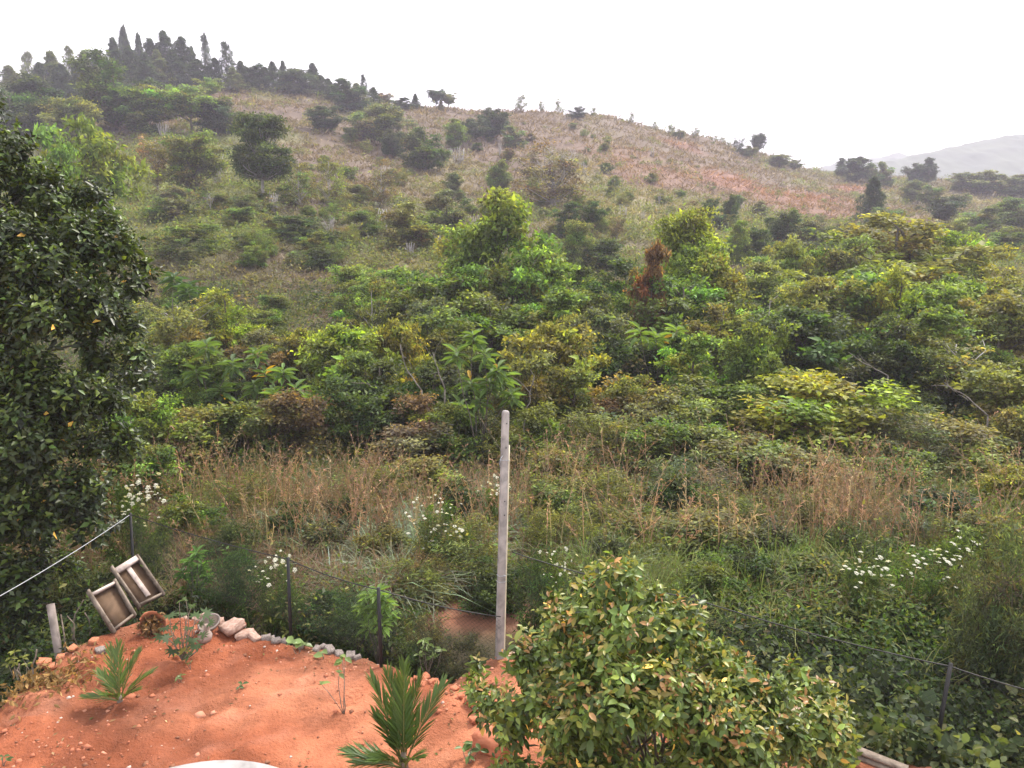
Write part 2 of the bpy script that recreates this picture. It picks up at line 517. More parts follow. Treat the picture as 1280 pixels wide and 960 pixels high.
# ------------------------------------------------------------------ crown shapes (unit size: 1 wide, 1 high, standing on z = 0)
def crown_mesh(name, seed, clumps, nleaf, L, W, mat=M_LEAF, up=.5, inner=.55, yel=.5, val=.28, dead=0., fine=False, droop=.2):
    rng = RS(seed)
    C = np.array([c[:3] for c in clumps]); R = np.array([c[3:6] if len(c) > 4 else (c[3],) * 3 for c in clumps], float)
    area = (R[:, 0] * R[:, 1] + R[:, 0] * R[:, 2] * 1.0)
    k = rng.choice(len(C), nleaf, p=area / area.sum())
    d = rnd_unit(rng, nleaf)
    fl = (d[:, 2] < -.25) & (rng.rand(nleaf) < .75)
    d[fl, 2] *= -1
    rr = inner + (1.08 - inner) * rng.rand(nleaf, 1) ** .45
    P = C[k] + d * R[k] * rr
    rag = rng.rand(nleaf, 1) < .10
    P = P + rag * d * R[k] * rng.rand(nleaf, 1) * .45
    N = unit(d * .75 + np.array([0, 0, up]) + rng.normal(0, .55, (nleaf, 3)))
    A = unit(np.cross(N, rnd_unit(rng, nleaf)) + d * .5 - np.array([0, 0, droop]))
    cv = np.exp(rng.normal(0, .24, (len(C), 1)))          # each bough its own leaf tone
    col = tint(rng, nleaf, (1, 1, 1), val, yel, dead) * cv[k]
    new = ((rr > .97) & (rng.rand(nleaf, 1) < .6)) * 1.0      # paler new growth outermost, also painting light and dark into the crown
    col = col * (1 + new * np.array([.75, .55, .05]))
    col = col * (.82 + .0 * new)
    s = np.exp(rng.normal(0, .25, nleaf))
    V, Fc, Cc = leafset(P, A, N, L * s, W * s, col, fine)
    return mesh(name, V, Fc, mat, Cc)


def trunk_mesh(name, seed, clumps, r=.03, mat=M_BARK, fork=.35, every=2, top=.8):
    rng = RS(seed + 99)
    g = Geo()
    f = np.array([rng.normal(0, .02), rng.normal(0, .02), fork])
    g.add(*limb(rng, (0, 0, -.04), f, r, r * .75, .04, 5, 7))
    g.add(*limb(rng, f, (rng.normal(0, .04), rng.normal(0, .04), top), r * .72, r * .15, .06, 6, 6))
    for c in clumps[::every]:
        z0 = fork + (max(c[2] - .15, fork) - fork) * .6
        g.add(*limb(rng, (f[0] * .6, f[1] * .6, min(z0, top)), c[:3], r * .42, r * .10, .10, 5, 4))
    return g.mesh(name, mat, True)


def clumps_round(seed, n=30, zc=.55, rz=.40, rx=.36, rr=(.10, .17), flat=.8):
    rng = RS(seed); out = []
    d = rnd_unit(rng, n * 2)
    d = d[d[:, 2] > -.8][:n]
    for q in d:
        k = .55 + .5 * rng.rand() ** .6
        r = rng.uniform(*rr)
        out.append((q[0] * rx * k, q[1] * rx * k, zc + q[2] * rz * k, r, r, r * flat))
    return out


def clumps_column(seed, n=64):
    rng = RS(seed); out = []
    for i in range(n):
        z = .22 + .70 * (i / (n - 1.0))
        w = np.interp(z, [.2, .4, .65, .85, .93], [.30, .40, .34, .24, .08])
        a = rng.rand() * 6.283; k = w * rng.uniform(.45, 1)
        r = rng.uniform(.06, .115)
        out.append((math.cos(a) * k, math.sin(a) * k, z, r * 1.2, r * 1.2, r * .55))
    return out


def clumps_shrub(seed, n=26):
    rng = RS(seed); out = []
    for i in range(n):
        a = rng.rand() * 6.283; k = .40 * rng.rand() ** .5
        z = rng.uniform(.12, .88) * (1 - (k / .5) ** 2 * .55)
        r = rng.uniform(.08, .14)
        out.append((math.cos(a) * k, math.sin(a) * k, z, r, r, r * .8))
    return out


def clumps_layered(seed):
    rng = RS(seed); out = []
    for (z, w, cx, n) in ((.93, .26, 0, 12), (.85, .32, .0, 14), (.78, .28, -.02, 10), (.68, .14, .05, 5), (.60, .34, .12, 12), (.52, .38, .12, 12), (.45, .34, -.02, 12), (.38, .36, -.14, 12), (.32, .30, -.2, 8)):
        for i in range(n):
            a = rng.rand() * 6.283; k = w * rng.rand() ** .5
            out.append((cx + math.cos(a) * k, math.sin(a) * k, z - .1 * (k / .4) ** 2, .085, .085, .05))
    return out


def clumps_umbrella(seed, n=22):
    rng = RS(seed); out = []
    for i in range(n):
        a = rng.rand() * 6.283; k = .40 * rng.rand() ** .5
        r = rng.uniform(.07, .12)
        out.append((math.cos(a) * k, math.sin(a) * k, .9 - .6 * k * k - rng.rand() ** 1.5 * .5 * (1 - k), r, r, r * .62))
    return out


def clumps_cone(seed, n=60, bare=.16, power=.62, wide=.46, tipr=.05):
    rng = RS(seed); out = []
    for i in range(n):
        z = bare + (.97 - bare) * (i / (n - 1.0))
        w = wide * (1 - (z - bare) / (1.02 - bare)) ** power
        a = i * 2.4 + rng.normal(0, .4); k = w * rng.uniform(.2, 1.15)
        r = .02 + .14 * (1 - z) * rng.uniform(.5, 1.2)
        out.append((math.cos(a) * k, math.sin(a) * k, z - .05 * k, r, r, r * .45))
    return out


KIT = {}


def kit(key, crown, trunk):
    KIT.setdefault(key, []).append((crown, trunk))


ENV = {'round': [[(.08, .16), (.25, .36), (.5, .45), (.75, .36), (.93, .12)], [(.15, .12), (.35, .3), (.6, .44), (.82, .34), (.95, .10)], [(.06, .25), (.22, .42), (.42, .46), (.62, .32), (.8, .24), (.95, .08)]],
       'column': [[(.08, .28), (.28, .42), (.55, .37), (.78, .26), (.95, .09)]],
       'shrub': [[(.02, .30), (.2, .46), (.5, .45), (.78, .28), (.93, .1)], [(.02, .34), (.25, .46), (.45, .36), (.7, .34), (.93, .14)]],
       'umbrella': [[(.40, .08), (.6, .26), (.74, .45), (.86, .44), (.94, .22)], [(.3, .1), (.5, .3), (.62, .46), (.8, .36), (.94, .2)]],
       'wispy': [[(.02, .24), (.3, .42), (.6, .45), (.85, .36), (.95, .2)]]}


def branchy(seed, env, nlimb, per, rr, flat=.55, up=(.5, 1.0), base=.06):
    """limbs rising from a stem to an uneven envelope, each carrying sprays of leaves: (limbs, sprays)"""
    rng = RS(seed)
    zs = np.array([e[0] for e in env]); rs_ = np.array([e[1] for e in env])
    zz = np.linspace(zs[0], zs[-1], 200); w = np.interp(zz, zs, rs_) + .06
    lob = rng.rand() * 6.283
    limbs, sprays = [], []
    for i in range(nlimb):
        z = rng.choice(zz, p=w / w.sum())
        a = i * 2.4 + rng.normal(0, .5)
        k = np.interp(z, zs, rs_) * rng.uniform(.45, 1.08) * (1 + .22 * math.sin(2 * a + lob) + .12 * math.sin(3 * a + lob * 2))
        e = np.array([math.cos(a) * k, math.sin(a) * k, min(z + rng.normal(0, .04), .95)])
        st = np.array([0, 0, max(base, e[2] - k * rng.uniform(*up) - .05)])
        limbs.append((st, e))
        for j in range(per):
            t_ = 1 - .62 * (j / per) ** 1.2
            p = st + (e - st) * t_ + rng.normal(0, 1, 3) * np.array([.055, .055, .035]) * (1.2 if j else .3)
            p[2] = min(p[2], .96)
            r = rng.uniform(*rr)
            sprays.append((p[0], p[1], max(p[2], .03), r, r, r * flat, i))
    return limbs, sprays


def spray_mesh(name, seed, sprays, nleaf, L, W, mat=M_LEAF, val=.26, yel=.32, dead=.004, up=.55, hue=.16):
    rng = RS(seed)
    C = np.array([c[:3] for c in sprays]); R = np.array([c[3:6] for c in sprays]); lim = np.array([c[6] for c in sprays])
    k = rng.randint(0, len(C), nleaf)
    d = rng.normal(0, .52, (nleaf, 3))
    d[:, 2] = np.where(rng.rand(nleaf) < .65, np.abs(d[:, 2]), d[:, 2])
    P = C[k] + d * R[k]
    rd = np.linalg.norm(d, axis=1, keepdims=True)
    N = unit(unit(d) * .5 + np.array([0, 0, up]) + rng.normal(0, .55, (nleaf, 3)))
    A = unit(np.cross(N, rnd_unit(rng, nleaf)) + unit(d) * .5 - np.array([0, 0, .15]))
    cv = np.exp(rng.normal(0, .2, (len(C), 1)))
    lt = np.exp(rng.normal(0, hue, (lim.max() + 1, 3)) * np.array([.55, .75, .8]))
    col = tint(rng, nleaf, (1, 1, 1), val, yel, dead) * cv[k] * lt[lim[k]]
    new = ((rd > .75) & (d[:, 2:] > 0) & (rng.rand(nleaf, 1) < .6)) * 1.0        # paler new growth on upper tips, also painting brighter tops into the crown
    col = col * (.88 + new * np.array([.50, .50, .05]))
    s = np.exp(rng.normal(0, .25, nleaf))
    V, Fc, Cc = leafset(P, A, N, L * s, W * s, col)
    return mesh(name, V, Fc, mat, Cc)


def limb_mesh(name, seed, limbs, r, mat, top=.85, multi=False):
    rng = RS(seed + 7); g = Geo()
    if not multi:
        g.add(*limb(rng, (0, 0, -.04), (rng.normal(0, .02), rng.normal(0, .02), top), r, r * .2, .03, 8, 6))
    for st, e in limbs:
        b = st if not multi else np.array([rng.normal(0, .03), rng.normal(0, .03), -.02])
        g.add(*limb(rng, b, e, r * (.36 if not multi else .5), r * .07, .09, 6, 4))
    return g.mesh(name, mat, True)


for s in range(7):
    l, c = branchy(100 + s, ENV['round'][s % 3], 30, 6, (.05, .10)); kit('round', spray_mesh('broadleaf_crown', s, c, 15000, .038, .020), limb_mesh('broadleaf_trunk', s, l, .026, M_BARK))
for s in range(4):
    l, c = branchy(140 + s, ENV['round'][s % 3], 30, 5, (.04, .09), .5); kit('airy', spray_mesh('airy_crown', 10 + s, c, 6500, .030, .015, val=.35), limb_mesh('airy_trunk', 10 + s, l, .022, M_PALEBARK))
for s in range(2):
    l, c = branchy(180 + s, ENV['column'][0], 54, 6, (.04, .09)); kit('column', spray_mesh('column_crown', 20 + s, c, 24000, .030, .016), limb_mesh('column_trunk', 20 + s, l, .02, M_BARK, .92))
for s in range(6):
    l, c = branchy(220 + s, ENV['shrub'][s % 2], 30, 5, (.06, .11), .65, (.6, 1.3), .03); kit('shrub', spray_mesh('shrub_foliage', 30 + s, c, 12500, .040, .021), limb_mesh('shrub_stem', 30 + s, l, .016, M_BARK, .5, True))
for s in range(4):
    l, c = branchy(260 + s, ENV['wispy'][0], 36, 4, (.05, .11), 1.2, (1, 2), .03); kit('wispy', spray_mesh('wispy_foliage', 40 + s, c, 9500, .05, .009, val=.35, up=.2), limb_mesh('wispy_stem', 40 + s, l, .010, M_BARK, .5, True))
c = clumps_layered(300); c = [(*q, i // 6) for i, q in enumerate(c)]
kit('layered', spray_mesh('layered_crown', 50, c, 24000, .028, .015), trunk_mesh('layered_trunk', 50, c, .024, M_PALEBARK, .25))
for s in range(4):
    l, c = branchy(310 + s, ENV['umbrella'][s % 2], 26, 6, (.05, .10), .42, (.5, 1.2), .25); kit('umbrella', spray_mesh('umbrella_crown', 51 + s, c, 10000, .040, .02), limb_mesh('umbrella_trunk', 51 + s, l, .022, M_BARK, .7))
for s in range(4):
    c = clumps_cone(330 + s, 90, .10, .80 + .1 * s, .46); c = [(*q, i // 5) for i, q in enumerate(c)]
    kit('pine', spray_mesh('pine_crown', 60 + s, c, 9000, .05, .013, val=.2, yel=.15, hue=.08), trunk_mesh('pine_trunk', 60 + s, c[::6], .02, M_BARK, .2, 1, .97))
for s in range(2):
    c = clumps_cone(350 + s, 44, .12, .6, .34); c = [(*q, i // 5) for i, q in enumerate(c)]
    kit('tiered', spray_mesh('tiered_crown', 70 + s, c, 3600, .055, .012, val=.2, yel=.15, hue=.08), trunk_mesh('tiered_trunk', 70 + s, c[::2], .018, M_BARK, .2, 1, .99))


def bare_tree(seed, mat, spread, fork, n1, n2, r, twig):
    rng = RS(seed); g = Geo()
    g.add(*limb(rng, (0, 0, -.05), (0, 0, fork), r, r * .8, .03, 4, 6))
    for i in range(n1):
        a = i * 6.283 / n1 + rng.normal(0, .3)
        e = np.array([math.cos(a) * spread * rng.uniform(.5, 1), math.sin(a) * spread * rng.uniform(.5, 1), rng.uniform(.75, 1)])
        g.add(*limb(rng, (0, 0, fork * rng.uniform(.8, 1)), e, r * .6, r * .2, .10, 6, 5))
        for k in range(n2):
            t_ = rng.uniform(.35, .95)
            p = np.array([0, 0, fork]) * (1 - t_) + e * t_
            g.add(*limb(rng, p, p + rng.normal(0, 1, 3) * twig * np.array([1, 1, .6]) + np.array([0, 0, twig * .8]), r * .25, r * .06, .12, 4, 3))
    return g.mesh('bare_branches', mat, True)


BARE = [bare_tree(400, M_PALEBARK, .40, .35, 7, 9, .022, .12), bare_tree(401, M_PALEBARK, .42, .3, 8, 9, .018, .1)]
STALK = []
for s in range(3):
    rng = RS(420 + s); g = Geo()
    for i in range(16):
        a = rng.rand() * 6.283; k = rng.rand() * .5
        g.add(*limb(rng, (math.cos(a) * .12, math.sin(a) * .12, -.05), (math.cos(a) * k, math.sin(a) * k, rng.uniform(.55, 1)), .022, .012, .05, 4, 4))
    STALK.append(g.mesh('bare_stalks', M_PALEBARK, True))

PICK = random.Random(7)


def spot(px, ytop, d=None, base=None):
    if d is None:
        d = hit(px, base)
    p = at(px, ytop, d)
    g = gz(p[0], p[1])
    return p, g, d


def grow(kind, px, ytop, w, color, name, label, cat, d=None, base=None, group=None, trunk=True, sink=0.0, minh=.6):
    p, g, d = spot(px, ytop, d, base)
    h = max(minh, p[2] - g) + sink
    wd = w * d / FPX
    i = PICK.randrange(len(KIT[kind]))
    cm, tm = KIT[kind][i]
    r = thing(name, label, cat, (p[0], p[1], g - sink), group, PICK.uniform(0, 6.28), (wd, wd, h))
    co = obj('foliage' if kind in ('shrub', 'wispy') else 'crown', cm, r)
    co.color = (*color, 1)
    if trunk:
        obj('stem' if kind in ('shrub', 'wispy') else 'trunk', tm, r)
    return r


# leaf colours
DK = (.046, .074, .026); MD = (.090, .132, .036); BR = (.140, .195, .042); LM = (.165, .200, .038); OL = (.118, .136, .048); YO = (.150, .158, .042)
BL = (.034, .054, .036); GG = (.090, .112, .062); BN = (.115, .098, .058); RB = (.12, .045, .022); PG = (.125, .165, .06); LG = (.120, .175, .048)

# ------------------------------------------------------------------ the pines and trees on the skyline
for (kd, px, yt, yb, w, c, lb) in [
    ('pine', 153, 33, 104, 24, BL, 'tallest dark pine of the hilltop grove'),
    ('pine', 172, 42, 106, 22, BL, 'narrow dark pine just right of the tallest hilltop pine'),
    ('pine', 187, 48, 107, 26, BL, 'dark pine in the middle of the hilltop grove'),
    ('pine', 203, 38, 108, 28, BL, 'tall pointed pine with clear trunk in hilltop grove'),
    ('pine', 226, 46, 109, 30, BL, 'broad rounded dark pine at right of hilltop grove'),
    ('pine', 239, 58, 109, 16, BL, 'slim short pine beside the tiered pine on hilltop'),
    ('tiered', 255, 42, 110, 26, BL, 'tall thin pine with see-through tiers on hilltop'),
    ('tiered', 281, 52, 114, 30, BL, 'see-through tiered pine standing right of the hilltop grove'),
    ('pine', 140, 47, 112, 26, BL, 'hazy pine behind the big dark broadleaf tree'),
    ('tiered', 85, 57, 124, 28, GG, 'leaning sparse pine on the left skyline'),
    ('tiered', 32, 64, 130, 34, GG, 'pale green pine with open top at left skyline'),
    ('pine', 62, 64, 130, 34, GG, 'bushy grey green pine on the left skyline'),
    ('pine', 10, 82, 138, 34, GG, 'short hazy pine at the far left of skyline'),
    ('pine', 104, 64, 124, 28, GG, 'blue green pine between sparse pine and dark broadleaf'),
    ('pine', 48, 78, 136, 30, BL, 'low dark pine between two paler left skyline pines'),
    ('pine', 76, 80, 136, 28, BL, 'low dark pine below the leaning sparse pine'),
    ('pine', 120, 62, 124, 26, BL, 'dark pine close behind the big broadleaf crown'),
    ('pine', 213, 62, 109, 22, BL, 'half hidden pine between tall pointed and rounded pines'),
    ('pine', 268, 72, 113, 20, BL, 'low pine between the two tiered pines'),
    ('pine', 300, 76, 116, 20, BL, 'small pine right of the tiered pines'),
    ('round', 318, 80, 114, 28, BL, 'low rounded dark tree on skyline right of pines'),
    ('pine', 340, 77, 114, 20, BL, 'small pointed pine above the dry grass slope'),
    ('pine', 353, 76, 112, 18, BL, 'lone slim pine beside bare pole on ridge'),
    ('round', 372, 85, 120, 46, BL, 'wide dark clump tree on ridge right of pines'),
    ('pine', 390, 79, 118, 24, BL, 'pine rising from the wide dark clump on ridge'),
    ('pine', 410, 98, 124, 18, BL, 'small pine at right foot of dark ridge clump'),
    ('round', 432, 98, 142, 40, BL, 'dark leafy tree where the ridge starts to drop'),
    ('tiered', 453, 93, 132, 16, BL, 'slim tiered pine beside dark leafy ridge tree'),
    ('pine', 466, 109, 134, 16, BL, 'small dark pine at the step of the ridge'),
    ('round', 479, 114, 132, 18, BN, 'brown round bush on the ridge line'),
    ('round', 503, 122, 138, 24, BL, 'low grey bush on the ridge beside brown bush'),
    ('pine', 519, 117, 138, 12, BL, 'tiny pointed pine alone on the ridge'),
    ('umbrella', 545, 110, 140, 18, BL, 'small flat topped pine in the ridge trio'),
    ('umbrella', 560, 116, 140, 16, GG, 'slender open tree right of flat topped ridge pine'),
    ('pine', 551, 125, 140, 8, BN, 'tiny reddish conifer under the ridge trio'),
    ('airy', 651, 117, 140, 14, GG, 'spindly lone tree on the bare middle ridge'),
    ('airy', 677, 125, 140, 9, GG, 'tiny tree right of the spindly lone ridge tree'),
    ('airy', 699, 122, 141, 10, GG, 'thin pale sapling on the middle ridge'),
    ('round', 722, 133, 150, 18, BL, 'small dark bush breaking the middle ridge line'),
    ('airy', 742, 130, 147, 8, GG, 'faint thin sapling right of dark ridge bush'),
    ('airy', 789, 139, 155, 8, GG, 'solitary small tree where ridge turns downward'),
    ('airy', 819, 150, 162, 6, GG, 'faintest tiny tree on the descending ridge'),
    ('airy', 840, 151, 170, 11, GG, 'small dark stem tree on the descending ridge'),
    ('round', 849, 160, 174, 14, GG, 'round green bush on the descending ridge'),
    ('airy', 870, 158, 174, 11, GG, 'upright small tree leading the ridge hedge'),
    ('airy', 924, 171, 194, 14, BL, 'small crowned tree left of the tall ridge pair'),
    ('umbrella', 948, 165, 200, 18, BL, 'tallest tree on the descending right ridge'),
    ('round', 936, 180, 198, 18, GG, 'low bush at foot of tallest right ridge tree'),
    ('round', 975, 192, 210, 28, GG, 'wide low bush on the lower right ridge'),
    ('round', 994, 199, 213, 16, GG, 'small round bush lowest on the right ridge'),
    ('column', 1053, 197, 222, 14, BL, 'slim dark tree at the saddle before far hill'),
    ('round', 1073, 194, 228, 30, BL, 'broad dark tree at the saddle before far hill'),
    ('column', 1089, 204, 230, 16, GG, 'narrow tree right of the broad saddle tree'),
    ('round', 1105, 202, 236, 22, GG, 'hazy rounded tree at right end of saddle group'),
    ('round', 1147, 200, 232, 24, BL, 'domed hazy tree standing before the far hill'),
    ('column', 1163, 195, 232, 16, BL, 'slim upright tree beside domed hazy tree'),
    ('round', 1232, 213, 245, 48, GG, 'long hazy tree mass below the far hill'),
    ('round', 1272, 217, 250, 44, GG, 'hazy tree at right edge below far hill'),
    ('round', 1205, 214, 240, 30, GG, 'hazy small tree left of the long tree mass')] + [('pine', q, a, b, 26, BL if i % 3 else GG, l_) for i, (q, a, b, l_) in enumerate([
    (20, 92, 142, 'low hazy pine second from the left edge'), (70, 84, 138, 'low pine under the bushy grey green pine'), (95, 80, 130, 'low pine right under the leaning sparse pine'), (128, 72, 128, 'pine showing left of tallest hilltop pine'), (160, 58, 110, 'lower pine at foot of tallest hilltop pine'),
    (180, 66, 112, 'lower pine filling the hilltop grove'), (195, 62, 111, 'lower pine left of the clear trunk pine'), (218, 68, 111, 'lower pine left of the rounded dark pine'), (246, 74, 113, 'low pine left of the tall tiered pine'), (290, 84, 116, 'low pine right of the second tiered pine'),
    (308, 86, 116, 'low pine left of the low rounded dark tree'), (330, 84, 116, 'low pine right of the low rounded dark tree'), (362, 88, 118, 'low pine against the wide dark ridge clump'), (400, 94, 122, 'low pine on the right of wide dark ridge clump'), (420, 104, 130, 'low pine left of dark leafy ridge tree'), (445, 104, 136, 'low pine behind the slim tiered pine')])]:
    pinek = kd in ('pine', 'tiered')
    nm = 'pine_tree' if pinek else 'ridge_tree'
    if 'bush' in lb: nm = 'ridge_bush'
    dd = None
    if hit(px, yb) > 400: dd = 250 + max(0, px - 500) * .12
    grow(kd, px, yt, w * (1.75 if kd == 'pine' else 1.4), c, nm, lb, 'pine' if pinek else ('bush' if 'bush' in lb else 'tree'), d=dd, base=yb, group='trees along the skyline')
for q, px, yt in zip(('first', 'second', 'third', 'fourth', 'last'), (880, 888, 896, 904, 912), (165, 166, 168, 170, 175)):
    grow('airy', px, yt, 14, GG, 'ridge_tree', q + ' small tree from the left in the close row on descending ridge', 'tree', d=300, group='close row on the descending ridge')

# ------------------------------------------------------------------ trees on the hillside
for (kd, px, yt, yb, w, c, lb) in [
    ('round', 136, 68, 168, 84, DK, 'big dark broadleaf tree in front of hilltop pines'),
    ('round', 42, 95, 175, 90, BL, 'wide shadowy tree at upper left of hillside'),
    ('round', 88, 120, 195, 66, OL, 'olive brown tree below the left skyline pines'),
    ('round', 8, 110, 190, 60, DK, 'dark tree at left edge below the skyline'),
    ('round', 60, 125, 185, 40, GG, 'blue green bushy tree above the olive brown tree'),
    ('umbrella', 195, 108, 172, 60, LG, 'light green spreading tree below the hilltop pines'),
    ('umbrella', 235, 110, 172, 74, PG, 'widest pale green tree below the hilltop pines'),
    ('round', 175, 125, 172, 50, DK, 'dark bush under the big broadleaf tree'),
    ('round', 268, 125, 172, 54, BL, 'dark blue green tree left of dry slope'),
    ('umbrella', 262, 100, 132, 30, LG, 'small flat light green tree at edge of dry slope'),
    ('layered', 322, 143, 256, 80, DK, 'dark tree with layered crown and pale trunk on mid slope'),
    ('round', 236, 166, 246, 66, OL, 'rounded olive tree left of the layered dark tree'),
    ('shrub', 216, 233, 274, 44, GG, 'round grey green bush on the grassy slope'),
    ('round', 404, 134, 166, 40, BL, 'dark low tree on the dry upper slope'),
    ('round', 478, 130, 184, 60, GG, 'mid green tree just under the ridge step'),
    ('round', 452, 140, 178, 34, PG, 'pale green small tree below the dark ridge tree'),
    ('round', 569, 150, 190, 30, MD, 'upright green tree above the white stalks'),
    ('round', 614, 135, 176, 42, BL, 'dark tree high on the slope below middle ridge'),
    ('round', 590, 150, 178, 30, BL, 'dark bush left of the high dark tree'),
    ('round', 640, 160, 186, 30, GG, 'grey green bush right of the high dark tree'),
    ('round', 530, 163, 218, 54, DK, 'dark green tree on dry slope under the ridge step'),
    ('round', 490, 160, 200, 28, BL, 'small dark tree left of dark green slope tree'),
    ('round', 624, 200, 245, 32, MD, 'upright bright tree above the tall central tree'),
    ('airy', 690, 178, 262, 96, BN, 'wide nearly bare brown tree with pale trunk'),
    ('umbrella', 741, 254, 296, 32, DK, 'umbrella shaped tree above a patch of red earth'),
    ('round', 712, 255, 300, 40, DK, 'dark shrubby tree left of the umbrella tree'),
    ('column', 722, 275, 345, 44, PG, 'pale blue green tree behind the tall central tree'),
    ('round', 756, 300, 345, 56, DK, 'low dark domed tree right of pale blue green tree'),
    ('airy', 411, 196, 260, 44, OL, 'half bare olive tree on the brown slope'),
    ('airy', 372, 200, 262, 50, OL, 'thin grey tree right of the layered dark tree'),
    ('airy', 476, 200, 262, 40, BN, 'thin brown tree on the brown slope'),
    ('round', 516, 255, 316, 70, OL, 'olive thicket tree in the middle of slope'),
    ('round', 556, 240, 300, 54, GG, 'grey green tree left of tall central tree'),
    ('round', 566, 216, 252, 24, GG, 'small pale tree on slope left of tall central tree'),
    ('column', 915, 244, 284, 20, DK, 'narrow dark tree below the dirt track'),
    ('round', 889, 250, 280, 24, DK, 'small dark tree left of the narrow dark tree'),
    ('round', 985, 264, 310, 44, DK, 'dark purple green tree below the dirt track'),
    ('round', 946, 285, 332, 40, DK, 'dark tree behind the bright sapling'),
    ('column', 925, 278, 335, 34, LG, 'bright light green sapling before the dark tree'),
    ('round', 1020, 275, 318, 50, GG, 'hazy grey green tree right of the dark purple tree'),
    ('round', 1060, 280, 318, 50, GG, 'hazy grey green tree beneath the eroded bank'),
    ('pine', 1093, 224, 284, 40, BL, 'dark pointed tree at the end of dirt track'),
    ('round', 1110, 262, 290, 40, GG, 'hazy bush beside the dark pointed tree'),
    ('round', 1143, 226, 256, 28, GG, 'green tree below the domed hazy tree'),
    ('round', 1166, 234, 262, 26, GG, 'pale hazy bush right of the red gully'),
    ('umbrella', 1184, 246, 286, 46, BL, 'flat dark hazy tree above the red gully'),
    ('round', 1236, 260, 300, 50, GG, 'hazy dark tree mid right of valley'),
    ('round', 1272, 250, 300, 54, GG, 'hazy tree at right edge of valley'),
    ('round', 1205, 275, 316, 40, PG, 'pale green tree above the olive dome'),
    ('round', 1262, 285, 318, 46, MD, 'green tree at right edge beyond the olive dome'),
    ('round', 1176, 280, 300, 22, BL, 'small dark hazy tree above the olive dome'),
    ('airy', 772, 270, 310, 26, BN, 'leafless brown shrub right of umbrella tree'),
    ('airy', 190, 166, 244, 44, (.16, .13, .08), 'pale half leafless sapling on grassy slope'),
    ('shrub', 450, 265, 300, 40, MD, 'green shrub on the slope left of olive thicket'),
    ('shrub', 240, 282, 320, 70, MD, 'wide green shrub on grassy slope behind dark tree'),
    ('shrub', 370, 272, 300, 60, DK, 'dark tea-like shrub row on the slope'),
    ('shrub', 400, 290, 316, 50, DK, 'lower dark tea-like shrub row on the slope'),
    ('shrub', 300, 260, 284, 40, MD, 'green shrub at foot of layered dark tree'),
    ('shrub', 440, 330, 380, 60, LG, 'bright green shrub right of the dry grass'),
    ('shrub', 400, 310, 340, 40, DK, 'dark round shrub above the dry grass')]:
    nm = 'hillside_shrub' if kd == 'shrub' else 'hillside_tree'
    grow(kd, px, yt - 3, w * 1.28, c, nm, lb, 'shrub' if kd == 'shrub' else 'tree', base=yb, group='trees and shrubs on the hillside')
for (px, yt, yb, w, lb) in [(203, 153, 176, 24, 'white bare stalks below the light green trees'), (268, 190, 232, 24, 'pale bare stalks beside rounded olive tree'), 
                            (574, 183, 206, 30, 'white bare stalks in the middle of slope'), (548, 288, 308, 18, 'white bare stalks left of tall central tree'), (478, 260, 290, 30, 'pale leafless shrub on brown slope'),
                            (780, 255, 274, 16, 'thin white stalks above tan grass'), (804, 262, 276, 10, 'thinner white stalks right of umbrella tree'), (485, 205, 226, 20, 'white twiggy stalks under the ridge step')]:
    p, g, d = spot(px, yt, base=yb)
    r = obj('bare_shrub', STALK[PICK.randrange(3)], None, (p[0], p[1], g), label=lb, category='bare shrub', group='pale bare stalks on the hillside')
    wd = w * d / FPX
    r.scale = (wd, wd, max(1, p[2] - g)); r.rotation_euler = (0, 0, PICK.uniform(0, 6))
p, g, d = spot(690, 185, base=258)
r = obj('bare_tree', BARE[0], None, (p[0] + .6, p[1] - 3, g - .2), label='pale leafless trunk and limbs in front of wide brown tree', category='tree')
r.scale = (70 * d / FPX,) * 2 + (p[2] - g,)
p, g, d = spot(367, 72, base=110)
obj('pole', Geo().add(*tube([(0, 0, -.5), (0, 0, p[2] - g)], [.18, .14], 8)).mesh('pole', M_GREY), None, (p[0], p[1], g), label='thin bare pole standing on the ridge among pines', category='pole')

